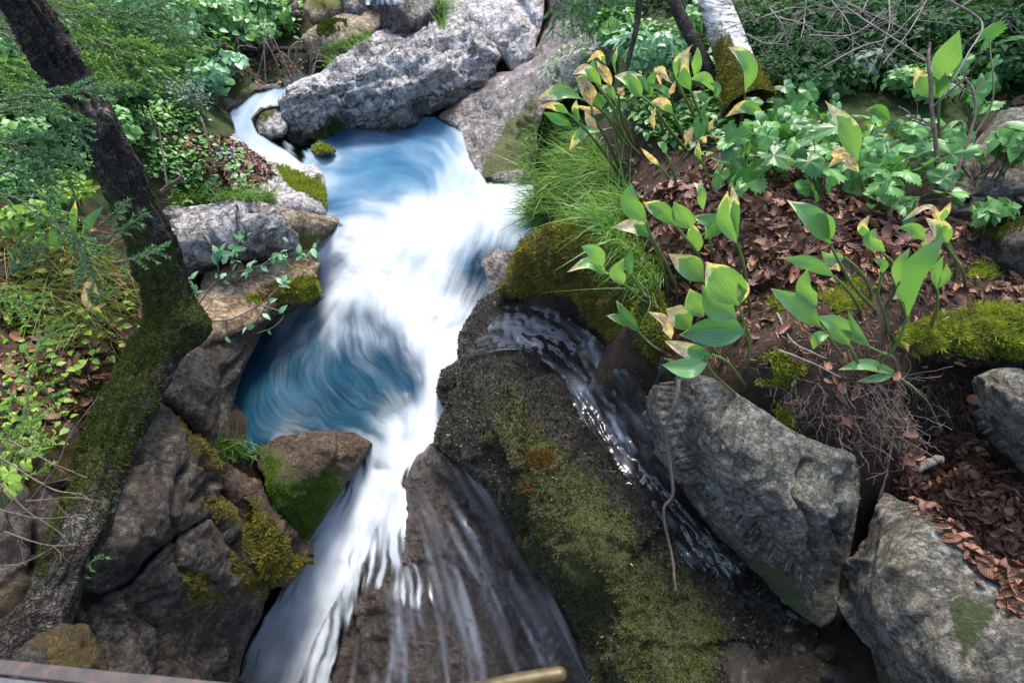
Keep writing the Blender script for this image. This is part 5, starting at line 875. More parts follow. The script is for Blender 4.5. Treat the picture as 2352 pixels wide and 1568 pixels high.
def needles_on(poly, n, L, seed, mb):
    P, N = roots_px(poly, n, seed); r = np.random.default_rng(seed); m = len(P); D = norm(np.cross(N, r.normal(0, 1, (m, 3))) + N * r.normal(0.1, 0.25, (m, 1)))
    V, F, t = blades(P + N * 0.006, D, L * r.uniform(0.5, 1.3, m), 0.0022 * r.uniform(0.7, 1.3, m), r.normal(0, 0.15, (m, 3)), r, 2)
    mb.add(V, F, var=np.repeat(r.uniform(0.1, 0.9, m), 6), t=np.zeros(len(V)))
LIT = [(1470, 470), (1560, 420), (1700, 380), (1820, 400), (1900, 470), (2080, 480), (2200, 530), (2130, 600), (1980, 610), (1850, 640), (1700, 690), (1600, 640), (1500, 560)]
mb = MB()
dead_leaves(LIT, 2300, 0.072, 11, mb, 0.045)
dead_leaves([(1340, 380), (1650, 350), (2100, 470), (2250, 600), (2352, 640), (2352, 700), (2150, 700), (1950, 660), (1700, 780), (1550, 700), (1430, 540)], 900, 0.045, 12, mb, 0.02)
dead_leaves([(2060, 1050), (2180, 990), (2250, 1010), (2300, 1080), (2352, 1120), (2352, 1380), (2300, 1335), (2230, 1290), (2170, 1220), (2130, 1180), (2060, 1140)], 1500, 0.04, 13, mb, 0.03)
dead_leaves([(1720, 750), (2080, 700), (2240, 850), (2250, 1000), (1990, 1040), (1850, 960), (1700, 860)], 90, 0.045, 14, mb)
dead_leaves([(2200, 1225), (2352, 1300), (2352, 1420), (2310, 1400), (2230, 1320)], 60, 0.04, 15, mb)
needles_on([(1300, 350), (1650, 350), (2100, 470), (2352, 640), (2352, 720), (2230, 850), (2080, 810), (1900, 850), (1720, 850), (1560, 840), (1540, 700), (1430, 540)], 6000, 0.03, 16, mb)
needles_on([(2060, 1050), (2180, 990), (2352, 1120), (2352, 1380), (2230, 1290), (2060, 1140)], 1500, 0.03, 17, mb)
tag(mb.build('leaf_litter', M['dead_leaf']), kind='stuff')
mb = MB()
dead_leaves([(0, 560), (250, 600), (330, 720), (280, 850), (150, 1000), (0, 900)], 420, 0.06, 18, mb)
dead_leaves([(430, 290), (560, 330), (640, 400), (560, 450), (420, 430)], 1500, 0.04, 19, mb, 0.01)
dead_leaves([(1560, 60), (1760, 60), (2352, 120), (2352, 260), (1900, 210), (1640, 220)], 500, 0.06, 20, mb)
dead_leaves([(530, 110), (720, 140), (650, 200), (540, 200)], 200, 0.06, 21, mb)
dead_leaves([(370, 500), (395, 495), (392, 545), (372, 540)], 60, 0.03, 22, mb, 0.01)
dead_leaves([(2420, 300), (3300, 300), (3300, 1640), (2420, 1640)], 2200, 0.06, 24, mb)
dead_leaves([(-900, 200), (-40, 200), (-40, 1640), (-900, 1640)], 1200, 0.06, 25, mb)
needles_on([(0, 600), (300, 640), (330, 800), (150, 1000), (0, 1000)], 1200, 0.04, 23, mb)
tag(mb.build('leaf_litter', M['dead_leaf']), kind='stuff')
# pale fine roots and straw tangled in the undercut soil
mb = MB(); r = np.random.default_rng(5)
for u, v in sample_px([(1760, 870), (1900, 860), (2150, 850), (2230, 900), (2240, 1000), (2100, 1050), (1980, 1040), (1850, 980)], 380, 5):
    h, n = hit(u, v)
    if h is None: continue
    p = np.array(h); n = np.array(n); L = r.uniform(0.04, 0.14); dr = norm(r.normal(0, 1, 3) + [0, -0.4, -0.5])
    P = p + n * 0.008 + np.outer(np.linspace(0, L, 6), dr) + r.normal(0, 0.006, (6, 3)).cumsum(0) + np.outer(np.sin(np.linspace(0, np.pi, 6)), n) * 0.02
    V, F = tube(P, r.uniform(0.0005, 0.0011), 3); mb.add(V, F, var=r.uniform(0, 1))
_rb = mb; mb = MB()
for u, v in sample_px([(1780, 880), (2150, 860), (2230, 900), (2230, 980), (2100, 1030), (1900, 990)], 150, 6):
    h, n = hit(u, v); p = np.array(h); n = np.array(n); L = r.uniform(0.05, 0.13); dr = norm(r.normal(0, 1, 3) + [0, -0.4, -0.6]); P = p + n * 0.012 + np.outer(np.linspace(0, L, 7), dr) + r.normal(0, 0.006, (7, 3)).cumsum(0) + np.outer(np.sin(np.linspace(0, np.pi, 7)), n) * 0.02; V, F = tube(P, r.uniform(0.0005, 0.001), 3); mb.add(V, F, var=0.5)
tag(mb.build('roots', M['dead_twig']), kind='stuff'); mb = _rb
tag(mb.build('roots', M['twig']), kind='stuff')

M['moss_r'] = leaf_mat('moss_orange', (0.04, 0.02, 0.006), (0.22, 0.11, 0.022), 0.15, 0.9, spec=0.1)
for lab, polys, n, L in [('broad wet boulder covered in dark moss right of the chute', [[(1212, 1045), (1245, 1030), (1275, 1050), (1265, 1080), (1225, 1075)], [(1205, 1120), (1240, 1115), (1235, 1130), (1210, 1132)]], 1500, .024), ('tan ledge with orange moss overhanging the blue plunge pool', [[(585, 672), (640, 655), (690, 662), (650, 690), (600, 700)]], 4200, .016)]:
    q = ROCKS[lab]; moss_on(q['V'], q['T'], polyline_field(q['q'], polys, 10), n, L, M['moss_r'], q['ob'], 77, 0.003, 'orange_moss', 0.5)
# ------------------------------------------------------------------ trees
def path3(pts, n):                 # (u, v, d) control points -> world spline
    return spline(np.array([pix(*p) for p in pts]), n)
def trunk_mesh(P, rad, sides, amp, freq, seed, ridge=0.5, flat=None):
    V, F = tube(P, rad, sides); n = len(P); C = np.repeat(P, sides, 0); N = norm(V - C)
    T = np.repeat(frames(P)[0], sides, 0); along = (V * T).sum(1)
    q = V * freq; dsp = amp * fbm(q, 5, seed, 0.6) + amp * ridge * fbm(np.c_[N * 5, along * 3.0], 4, seed + 3, 0.6, True)
    return V + N * dsp[:, None], F, N
s = NT('bark'); lo_ = s.noise(9, 8, 0.72, dist=0.6); cr = s.voro(48, 'DISTANCE_TO_EDGE', co=s.mix(0.15, s.scaled((1, 1, 0.55)), s.noise(12, 4, out='Color'), 'ADD'))
c_ = s.ramp(lo_, [(0.33, (0.012, 0.009, 0.007)), (0.52, (0.032, 0.026, 0.021)), (0.68, (0.14, 0.125, 0.11))])
c_ = s.mix(0.45, c_, s.mix(1.0, c_, s.ramp(cr, [(0.0, 0.1), (0.14, 1.0)]), 'MULTIPLY')); c_ = s.mix(0.8, c_, s.ramp(s.noise(45, 7, 0.8), [(0.36, 0.08), (0.5, 0.5), (0.64, 0.95)]), 'OVERLAY')
mm = s.maprange(s.math('ADD', s.attr('moss'), s.math('MULTIPLY', s.math('SUBTRACT', s.noise(14, 6, 0.75), 0.5), 1.5)), 0.4, 0.65)
c_ = s.mix(mm, c_, s.ramp(s.noise(60, 4), [(0.3, (0.012, 0.016, 0.003)), (0.7, (0.06, 0.07, 0.012))]))
M['bark'] = s.fin(c_, 0.9, s.bump(s.math('ADD', s.math('MULTIPLY', lo_, 0.8), s.math('MULTIPLY', s.ramp(cr, [(0, 0.0), (0.2, 1.0)]), 0.5)), 1.0, 0.02), 0.2)
s = NT('birch_bark'); ln = s.noise(7, 5, 0.7, co=s.scaled((1.5, 1.5, 9)), dist=0.5)
c_ = s.ramp(ln, [(0.38, (0.03, 0.028, 0.027)), (0.47, (0.25, 0.24, 0.235)), (0.62, (0.48, 0.47, 0.47))])
mm = s.maprange(s.math('ADD', s.attr('moss'), s.math('MULTIPLY', s.math('SUBTRACT', s.noise(10, 6, 0.75), 0.5), 1.3)), 0.4, 0.6)
M['birch_bark'] = s.fin(s.mix(mm, c_, s.ramp(s.noise(50, 4), [(0.3, (0.012, 0.016, 0.003)), (0.7, (0.08, 0.08, 0.012))])), 0.75, s.bump(ln, 0.7, 0.01), 0.2)

# the bent mossy tree on the left
TP = [(10, 1640, 1.50), (70, 1470, 1.58), (135, 1330, 1.68), (205, 1150, 1.85), (268, 980, 2.03), (335, 850, 2.2), (395, 750, 2.32), (385, 670, 2.3), (345, 560, 2.18), (285, 420, 2.0), (215, 270, 1.85), (130, 130, 1.74), (50, 0, 1.64), (-60, -170, 1.55)]
P = path3(TP, 220); kk = np.linspace(0, 1, len(TP)); hw = np.array([105, 84, 62, 62, 66, 70, 72, 68, 60, 56, 55, 54, 52, 50], float)
rad = np.interp(np.linspace(0, 1, 220), kk, hw * np.array([p[2] for p in TP]) / FPX) * 0.69
V, F, N = trunk_mesh(P, rad, 56, 0.034, 4.2, 11, 0.75)
u_, v_, d_ = to_pix(V); bulge = np.exp(-(((u_ - 455) / 50) ** 2 + ((v_ - 745) / 45) ** 2)); V = V + N * (0.055 * bulge)[:, None]
ti = np.repeat(np.linspace(0, 1, 220), 56); ms = np.clip(0.75 * smooth(0.08, 0.2, ti) * (1 - smooth(0.62, 0.9, ti)) * (0.45 + 0.55 * (N[:, 2] > -0.3) + 0.35 * (-N[:, 0])) + 0.55 * fbm(V * 5, 4, 4), 0, 1)
base = pix(60, 1520, 1.56); tr = empty('tree', tuple(base), 'dark bent tree with mossy trunk leaning across the left side', 'tree'); WL[tr.name] = tuple(base)
tk = make_mesh('trunk', V, F, M['bark'], {'moss': ms}, tr)
T3 = np.concatenate([F[:, [0, 1, 2]], F[:, [0, 2, 3]]])
m2 = ms * (smooth(0.10, 0.2, ti) * (1 - smooth(0.42, 0.6, ti)) + 0.35); moss_on(V, T3, m2, 26000, 0.016, M['moss_g'], tk, 31, 0.004, thr=0.38)
solid(V, F)
# root flare
for pts, r0 in [([(120, 1400, 1.62), (40, 1440, 1.6), (-40, 1460, 1.62)], 0.05), ([(150, 1400, 1.66), (185, 1440, 1.72), (200, 1500, 1.8)], 0.035)]:
    RP = path3(pts, 20); V2, F2, _n = trunk_mesh(RP, np.linspace(r0, r0 * 0.4, 20), 16, 0.012, 8, 12); make_mesh('root', V2, F2, M['bark'], {'moss': np.zeros(len(V2))}, tr)

# birch at the top right
P = path3([(1720, 250, 2.72), (1700, 190, 2.78), (1685, 130, 2.84), (1660, 60, 2.9), (1640, 0, 2.95), (1600, -120, 3.1)], 90); rad = np.interp(np.linspace(0, 1, 90), [0, .2, .45, 1], [0.13, 0.105, 0.085, 0.07])
V, F, N = trunk_mesh(P, rad, 32, 0.012, 5, 14); ti = np.repeat(np.linspace(0, 1, 90), 32); ms = np.clip(1.1 - smooth(0.1, 0.5, ti) + 0.5 * (-N[:, 0] > 0.4) * (1 - smooth(.5, .9, ti)) - 0.1, 0, 1)
b_ = tuple(P[0]); tr = empty('birch_tree', b_, 'white barked birch trunk with mossy foot at the top right', 'tree'); WL[tr.name] = b_
tk = make_mesh('trunk', V, F, M['birch_bark'], {'moss': ms}, tr); moss_on(V, np.concatenate([F[:, [0, 1, 2]], F[:, [0, 2, 3]]]), ms, 9000, 0.02, M['moss_o'], tk, 33, 0.005, thr=0.5)
for pts, r0, r1, lab in [([(1435, 170, 2.6), (1448, 120, 2.58), (1462, 60, 2.55), (1468, 0, 2.52), (1475, -80, 2.5)], 0.012, 0.016, 'thin grey sapling trunk rising behind the tall lilies'), ([(1660, 215, 2.95), (1620, 150, 2.95), (1585, 80, 2.95), (1550, 10, 2.95), (1530, -60, 2.95)], 0.04, 0.03, 'dark leaning trunk left of the white birch')]:
    P = path3(pts, 50); V, F, N = trunk_mesh(P, np.linspace(r0, r1, 50), 14, 0.004, 9, 15); b_ = tuple(P[0]); tr = empty('sapling', b_, lab, 'tree'); WL[tr.name] = b_
    make_mesh('trunk', V, F, M['bark'], {'moss': np.zeros(len(V))}, tr)

# ------------------------------------------------------------------ spruce branches
M['needle'] = leaf_mat('spruce_needle', (0.03, 0.10, 0.035), (0.15, 0.32, 0.10), 0.2, 0.4)
M['needle_y'] = leaf_mat('spruce_needle_bright', (0.08, 0.19, 0.03), (0.30, 0.46, 0.09), 0.25, 0.4)
def spruce(pts, label, seed, ntw=16, tlen=0.14, nl=0.015, mat='needle', r0=0.005, dens=400, bare=0.1, group='spruce branches reaching in from the left'):
    r = np.random.default_rng(seed); P = path3(pts, 40); P = P + r.normal(0, 0.003, P.shape).cumsum(0) * 0.5; b_ = tuple(P[0]); e = empty('spruce_branch', b_, label, 'branch', group); WL[e.name] = b_
    V, F = tube(P, np.linspace(r0, r0 * 0.3, 40), 5); wm = MB(); wm.add(V, F); segs = [(P[int(40 * bare):], 1.0)]
    T = norm(np.gradient(P, axis=0)); plane = norm(np.cross(T, norm(np.array([0.1, -0.5, 1.0]) + r.normal(0, 0.2, 3))))
    for k in range(ntw):
        f = bare + (0.97 - bare) * (k + r.uniform(-.3, .3)) / ntw; i = int(np.clip(f * 39, 0, 38)); sd = 1 if k % 2 else -1
        d = norm(T[i] * 0.75 + sd * plane[i] * r.uniform(0.6, 0.95) + r.normal(0, 0.1, 3)); L = tlen * (1.15 - f) ** 0.6 * r.uniform(0.6, 1.15)
        t = np.linspace(0, 1, 12); Q = P[i] + np.outer(t * L, d) + np.outer(t ** 2 * L * 0.2, [0, 0, -1]) + np.outer(t ** 2 * L * 0.15, T[i])
        V, F = tube(Q, np.linspace(r0 * 0.4, r0 * 0.15, 12), 3); wm.add(V, F); segs.append((Q, 0.85))
        if L > 0.09:
            for q_ in range(int(L / 0.035)):
                j = int(r.uniform(2, 10)); s2 = r.choice([-1, 1]); d2 = norm(d * 0.8 + s2 * plane[i] * 0.7 + r.normal(0, 0.15, 3)); l2 = L * r.uniform(0.25, 0.5); Q2 = Q[j] + np.outer(np.linspace(0, l2, 8), d2); segs.append((Q2, 0.75)); V, F = tube(Q2, r0 * 0.15, 3); wm.add(V, F)
    make_mb = wm.build('twig', M['twig'], e)
    nb = MB()
    for Q, sc_ in segs:
        L = np.linalg.norm(np.diff(Q, axis=0), axis=1).sum(); n = int(L * dens * 2.0)
        if n < 3: continue
        f = np.linspace(0.0, 0.999, n) * (len(Q) - 1); i = f.astype(int); fr = (f - i)[:, None]; C = Q[i] * (1 - fr) + Q[i + 1] * fr; TT = norm(Q[i + 1] - Q[i]); s_ = norm(np.cross(TT, r.normal(0, 1, (n, 3)))); s_[:, 2] += 0.25
        D = norm(TT * 0.75 + s_); V, F, t = blades(C, D, nl * sc_ * r.uniform(0.7, 1.15, n), np.full(n, 0.0036), TT * 0.15, r, 1)
        tip = np.repeat(np.linspace(0, 1, n) ** 3, 4); nb.add(V, F, var=np.clip(np.repeat(r.uniform(0, .55, n), 4) + 0.45 * tip, 0, 1))
    nb.build('needles', M[mat], e)
SPR = [([(-30, 1180, 1.62), (40, 1040, 1.66), (62, 920, 1.7), (95, 800, 1.75), (140, 740, 1.78)], 'upright bright spruce shoot at the left edge below the lily sprig', 18, 0.13, 0.015, 'needle_y'),
 ([(-40, 1000, 1.55), (30, 1010, 1.55), (85, 990, 1.55), (110, 1040, 1.5)], 'short spruce shoot sticking in from the left edge, pointing right', 10, 0.09, 0.014, 'needle_y'),
 ([(-40, 1130, 1.5), (20, 1060, 1.52), (55, 1010, 1.52)], 'spruce tuft above the leaf with jagged edge at the left border', 10, 0.08, 0.014, 'needle_y'),
 ([(255, 600, 1.78), (300, 590, 1.76), (345, 578, 1.75), (380, 562, 1.74)], 'spruce sprig crossing the middle of the bent trunk, pointing right', 10, 0.08, 0.014, 'needle'),
 ([(250, 545, 1.8), (285, 520, 1.78), (325, 490, 1.77)], 'spruce sprig pointing up right above the crossing sprig on the trunk', 8, 0.07, 0.014, 'needle'),
 ([(230, 520, 1.8), (265, 490, 1.8), (310, 465, 1.8)], 'small spruce sprig on the trunk, highest of those three', 8, 0.06, 0.014, 'needle'),
 ([(-40, 235, 1.5), (60, 222, 1.52), (150, 218, 1.55), (215, 205, 1.58), (330, 190, 1.65)], 'long spruce branch crossing in front of the upper trunk', 14, 0.12, 0.015, 'needle'),
 ([(-40, 270, 1.45), (60, 240, 1.5), (130, 262, 1.55), (200, 340, 1.6)], 'thin spruce branch sloping down in front of the trunk', 14, 0.1, 0.014, 'needle'),
 ([(120, 140, 2.0), (230, 105, 2.15), (330, 80, 2.25), (470, 40, 2.4)], 'long spruce branch behind the trunk fanning towards the fallen log', 24, 0.26, 0.017, 'needle'),
 ([(90, 30, 2.0), (200, 40, 2.1), (300, 30, 2.2), (430, -10, 2.35)], 'spruce branch along the top edge right of the trunk', 24, 0.28, 0.017, 'needle'),
 ([(130, -60, 2.1), (220, 10, 2.2), (330, 60, 2.3), (400, 70, 2.35)], 'drooping spruce branch hanging from the top edge', 20, 0.24, 0.017, 'needle_y'),
 ([(150, 150, 2.1), (250, 150, 2.2), (360, 130, 2.35), (480, 110, 2.5)], 'flat spruce branch over the dark bush beside the trunk', 24, 0.2, 0.017, 'needle_y'),
 ([(190, 260, 2.1), (270, 215, 2.2), (340, 180, 2.3), (440, 165, 2.4)], 'olive spruce branch just above the grey green bush', 18, 0.16, 0.016, 'needle'),
 ([(-60, 60, 1.9), (30, 90, 1.95), (100, 160, 2.0)], 'spruce branch filling the corner left of the trunk', 16, 0.2, 0.016, 'needle'),
 ([(-60, 130, 1.8), (20, 170, 1.85), (60, 250, 1.9)], 'hanging spruce branch at the left edge under the corner branch', 14, 0.16, 0.016, 'needle_y'),
 ([(-40, 400, 1.7), (40, 390, 1.75), (110, 430, 1.8), (140, 500, 1.8)], 'thin spruce branch hanging over the dark hollow left of the trunk', 14, 0.12, 0.015, 'needle'),
 ([(-40, 440, 1.6), (60, 460, 1.65), (140, 520, 1.7), (200, 560, 1.72)], 'spruce branch with long bare twig across the lily leaves at left', 12, 0.12, 0.014, 'needle'),
 ([(150, 520, 1.8), (200, 600, 1.82), (225, 700, 1.85)], 'grey spruce spray hanging down left of the trunk', 12, 0.12, 0.014, 'needle'),
 ([(20, 640, 1.8), (50, 600, 1.8), (90, 560, 1.82)], 'small spruce spray over the dead leaves at left', 10, 0.1, 0.014, 'needle'),
 ([(170, 1330, 1.72), (215, 1300, 1.72), (240, 1275, 1.72)], 'tiny spruce seedling beside the trunk foot', 6, 0.05, 0.012, 'needle'),
 ([(480, 460, 3.3), (492, 430, 3.3), (498, 400, 3.32)], 'young spruce seedling above the rounded grey boulder', 10, 0.08, 0.016, 'needle'),
 ([(60, -40, 1.9), (170, 60, 2.0), (300, 130, 2.1), (380, 150, 2.2)], 'broad bright spruce fan hanging just right of the upper trunk', 22, 0.22, 0.016, 'needle_y'),
 ([(-60, 320, 1.9), (40, 330, 1.95), (120, 370, 2.0), (180, 420, 2.05)], 'green spruce fan over the shrubs left of the trunk middle', 18, 0.18, 0.016, 'needle'),
 ([(-60, 660, 1.7), (20, 690, 1.72), (80, 730, 1.72)], 'bright spruce tuft low at the left edge above the bare twigs', 12, 0.12, 0.015, 'needle_y'),
 ([(1260, -20, 3.9), (1310, 30, 3.8), (1370, 50, 3.7), (1430, 45, 3.6)], 'dark hemlock like branch over the bedrock at the top', 22, 0.3, 0.02, 'needle'),
 ([(1300, -60, 3.8), (1380, 0, 3.7), (1450, 20, 3.6)], 'conifer branch dipping in at the top beside the pale cliff', 20, 0.3, 0.02, 'needle')]
for k, (pts, lab, ntw, tl, nl, mt) in enumerate(SPR): spruce(pts, lab, 100 + k, ntw, tl, nl, mt, 0.004 if tl < .15 else 0.006, group='spruce branches reaching in from the left' if k < 24 else 'dark conifer branches above the bedrock')

# ------------------------------------------------------------------ bushes and undergrowth
def leaf_cloud_arrays(C, N, size, r, asp=0.6):
    n = len(C); X = norm(np.cross(N, r.normal(0, 1, (n, 3)))); Y = np.cross(N, X); L = size * r.uniform(0.6, 1.25, n)[:, None]
    t = np.array([0, 0.3, 0.65, 1.0]); w = np.array([0.06, 0.5, 0.42, 0.02]) * asp; V = []
    for ti, wi in zip(t, w):
        c = C + X * L * ti - N * L * 0.25 * ti ** 2; V += [c + Y * L * wi + N * L * wi * 0.25, c, c - Y * L * wi + N * L * wi * 0.25]
    V = np.stack(V, 1).reshape(-1, 3); b = np.arange(n)[:, None] * 12; F = []
    for a in range(3):
        for q in (0, 1): k = a * 3 + q; F.append(np.stack([b[:, 0] + k, b[:, 0] + k + 1, b[:, 0] + k + 4, b[:, 0] + k + 3], -1))
    return V, np.concatenate(F)
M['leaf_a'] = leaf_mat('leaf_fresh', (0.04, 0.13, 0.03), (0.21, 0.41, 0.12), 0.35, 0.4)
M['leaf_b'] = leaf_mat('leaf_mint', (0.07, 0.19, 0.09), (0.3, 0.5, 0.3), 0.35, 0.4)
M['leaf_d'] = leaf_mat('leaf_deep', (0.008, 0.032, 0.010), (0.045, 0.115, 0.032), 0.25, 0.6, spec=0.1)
M['leaf_g'] = leaf_mat('leaf_greygreen', (0.03, 0.065, 0.04), (0.13, 0.22, 0.12), 0.25, 0.5)
M['leaf_y'] = leaf_mat('leaf_lime', (0.09, 0.2, 0.02), (0.36, 0.5, 0.07), 0.4, 0.4)
def bush(u, v, ru, rv, d, n, size, mat, label, seed, name='bush', cat='bush', asp=0.6, ncl=9, depth=0.8, up=0.5, group=None, stems=7):
    r = np.random.default_rng(seed); hq, _n = hit(u, v)
    if hq is not None: d = min(d, to_pix(np.array(hq))[2] - 0.14)
    c = pix(u, v, d); k = d / FPX; R3 = np.array([ru * k, ru * k * depth, rv * k])
    cl = r.normal(0, 1, (ncl, 3)); cl = norm(cl) * r.uniform(0.35, 1.0, (ncl, 1)) ** 0.6; pick = r.integers(0, ncl, n); rel = cl[pick] * 0.72 + norm(r.normal(0, 1, (n, 3))) * (r.uniform(0, 1, (n, 1)) ** 0.45) * 0.42
    C = c + rel * R3; N = norm(norm(rel) * 0.6 + [0, -0.25, up] + r.normal(0, 0.4, (n, 3)))
    base = c - np.array([0, -R3[1] * 0.2, R3[2] * 1.05]); h = TREE.ray_cast(Vector(c), Vector((0, 0, -1)))
    if h[0] is not None and (c[2] - h[0].z) < R3[2] * 3: base = np.array(h[0])
    e = empty(name, tuple(base), label, cat, group); WL[e.name] = tuple(base)
    V, F = leaf_cloud_arrays(C, N, size, r, asp); cv = r.uniform(0, 0.5, ncl); make_mesh('foliage', V, F, M[mat], {'var': np.clip(np.repeat(cv[pick] + r.uniform(0, 0.5, n), 12), 0, 1)}, e)
    wm = MB()
    for j in range(stems):
        tgt = c + cl[j % ncl] * R3 * 0.8; Q = spline([base + r.normal(0, 0.02, 3), base * 0.45 + tgt * 0.55 + r.normal(0, 0.05, 3) * R3[0] * 2, tgt], 12); V, F = tube(Q, np.linspace(0.008, 0.002, 12) * min(2.0, max(0.7, R3[0] * 2)), 4); wm.add(V, F)
    wm.build('stem', M['twig'], e); return e
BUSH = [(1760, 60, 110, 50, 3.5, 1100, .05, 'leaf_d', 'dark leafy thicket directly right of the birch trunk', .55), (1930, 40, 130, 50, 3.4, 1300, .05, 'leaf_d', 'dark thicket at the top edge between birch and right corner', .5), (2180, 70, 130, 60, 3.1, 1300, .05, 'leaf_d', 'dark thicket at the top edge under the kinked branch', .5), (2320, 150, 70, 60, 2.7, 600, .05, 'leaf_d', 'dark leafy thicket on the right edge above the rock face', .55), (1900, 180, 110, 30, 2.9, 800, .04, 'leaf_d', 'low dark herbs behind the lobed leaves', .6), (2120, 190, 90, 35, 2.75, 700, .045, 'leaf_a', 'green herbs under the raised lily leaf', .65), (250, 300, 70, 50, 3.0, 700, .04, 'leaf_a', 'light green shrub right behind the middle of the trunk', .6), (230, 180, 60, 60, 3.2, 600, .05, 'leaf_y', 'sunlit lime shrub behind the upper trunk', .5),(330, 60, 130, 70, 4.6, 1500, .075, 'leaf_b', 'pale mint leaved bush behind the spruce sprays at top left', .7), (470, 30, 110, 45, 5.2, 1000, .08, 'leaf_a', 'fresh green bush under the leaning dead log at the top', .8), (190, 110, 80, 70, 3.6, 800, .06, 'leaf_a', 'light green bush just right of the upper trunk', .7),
 (520, 140, 45, 22, 4.5, 260, .07, 'leaf_b', 'mint green maple seedling below the fallen log', .85), (480, 175, 55, 40, 4.3, 420, .065, 'leaf_b', 'pale maple sapling leaning over the stream, left of the debris', .85), (575, 75, 80, 35, 5.3, 600, .07, 'leaf_a', 'green bush at the upper end of the fallen log', .7), (600, 20, 80, 40, 5.6, 600, .08, 'leaf_a', 'leafy bush between leaning log and stump', .8),
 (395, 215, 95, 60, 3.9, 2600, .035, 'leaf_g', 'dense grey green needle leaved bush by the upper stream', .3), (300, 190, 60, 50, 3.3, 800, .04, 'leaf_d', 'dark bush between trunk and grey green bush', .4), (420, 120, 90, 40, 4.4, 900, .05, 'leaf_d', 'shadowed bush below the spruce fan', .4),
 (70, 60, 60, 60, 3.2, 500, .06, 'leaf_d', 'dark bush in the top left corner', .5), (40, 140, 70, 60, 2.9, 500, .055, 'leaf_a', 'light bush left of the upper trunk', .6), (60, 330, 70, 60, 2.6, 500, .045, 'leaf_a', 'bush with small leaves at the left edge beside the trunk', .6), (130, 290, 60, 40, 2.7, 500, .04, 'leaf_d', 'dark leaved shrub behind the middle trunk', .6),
 (60, 500, 70, 35, 2.3, 420, .045, 'leaf_y', 'lime green herb patch at the left edge above the grass', .6), (150, 440, 60, 30, 2.45, 260, .045, 'leaf_y', 'lime leaved shrub close to the trunk', .5), (40, 420, 60, 30, 2.4, 300, .04, 'leaf_a', 'low green shrub left of the lime one', .5),
 (1500, 110, 110, 50, 3.25, 950, .06, 'leaf_b', 'beech sapling with pale leaves behind the tall lilies', .6), (1420, 60, 70, 40, 3.6, 500, .06, 'leaf_a', 'green beech bush left of the thin sapling trunk', .6), (1560, 170, 70, 30, 3.0, 420, .045, 'leaf_d', 'dark low shrub behind the lily stalks', .6), (1600, 60, 50, 60, 3.4, 420, .06, 'leaf_a', 'leafy shrub between the two dark trunks', .6),
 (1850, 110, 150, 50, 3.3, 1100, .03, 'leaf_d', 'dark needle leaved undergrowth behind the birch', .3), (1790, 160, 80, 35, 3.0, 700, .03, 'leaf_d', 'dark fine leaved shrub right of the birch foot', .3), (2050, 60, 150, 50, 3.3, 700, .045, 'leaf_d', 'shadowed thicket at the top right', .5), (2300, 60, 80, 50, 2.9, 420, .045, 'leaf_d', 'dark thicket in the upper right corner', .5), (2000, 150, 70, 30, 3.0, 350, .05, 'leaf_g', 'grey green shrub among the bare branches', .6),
 (2290, 480, 50, 25, 2.15, 150, .05, 'leaf_a', 'small herb in front of the blue grey rock face', .5), (2330, 330, 50, 40, 2.3, 90, .07, 'leaf_a', 'herb shoots hanging at the right edge', .7)]
for k, (u, v, ru, rv, d, n, sz, mt, lab, asp) in enumerate(BUSH): bush(u, v, ru, rv, d, n, sz, mt, lab, 300 + k, asp=asp, ncl=14 if ru > 70 else 9)
# low herbs that cover the slope: one mass nobody could count
mb = MB(); r = np.random.default_rng(77)
for poly, n, sz, hgt in [([(300, 290), (420, 280), (560, 360), (600, 440), (440, 470), (340, 440)], 700, .04, .05), ([(340, 400), (420, 380), (480, 440), (440, 480), (350, 470)], 500, .035, .06), ([(0, 200), (150, 160), (420, 140), (520, 230), (480, 290), (300, 330), (150, 420), (0, 480)], 3800, .045, .12), ([(200, 0), (700, 0), (680, 90), (540, 110), (420, 200), (250, 200)], 2200, .07, .15), ([(1240, 200), (1300, 60), (1640, 60), (1700, 220), (1640, 330), (1480, 340), (1380, 250)], 1500, .045, .08), ([(1480, 240), (1660, 250), (1680, 340), (1520, 350)], 900, .045, .08)]:
    P, N = roots_px(poly, n, 5); m = len(P); keep = fbm(P * 2.2, 3, 9) > -0.2; P = P[keep]; m = len(P); C = P + np.c_[r.normal(0, .02, (m, 2)), r.uniform(0.01, hgt, m)]
    V, F = leaf_cloud_arrays(C, norm(np.c_[r.normal(0, .35, (m, 2)), np.ones(m)]), sz, r, 0.75); mb.add(V, F, var=np.clip(np.repeat(0.5 + 0.5 * vnoise(P * 3, 3) + r.normal(0, .2, m), 12), 0, 1))
tag(mb.build('undergrowth', M['leaf_a']), kind='stuff')
mb = MB()
for poly, n, sz, hgt in [([(20, 560), (200, 520), (300, 640), (320, 760), (180, 900), (20, 800)], 240, .04, .05), ([(0, 860), (120, 820), (180, 1000), (60, 1100), (0, 1060)], 120, .035, .05), ([(1560, 330), (1700, 330), (1850, 420), (1700, 480)], 100, .04, .05), ([(1560, 1280), (1560, 1281), (1561, 1280)], 1, .02, .01)]:
    P, N = roots_px(poly, n, 6); m = len(P); C = P + np.c_[r.normal(0, .02, (m, 2)), r.uniform(0.01, hgt, m)]; V, F = leaf_cloud_arrays(C, norm(np.c_[r.normal(0, .35, (m, 2)), np.ones(m)]), sz, r, 0.75); mb.add(V, F, var=np.repeat(r.uniform(0, 1, m), 12))
tag(mb.build('undergrowth', M['leaf_y']), kind='stuff')
mb = MB()
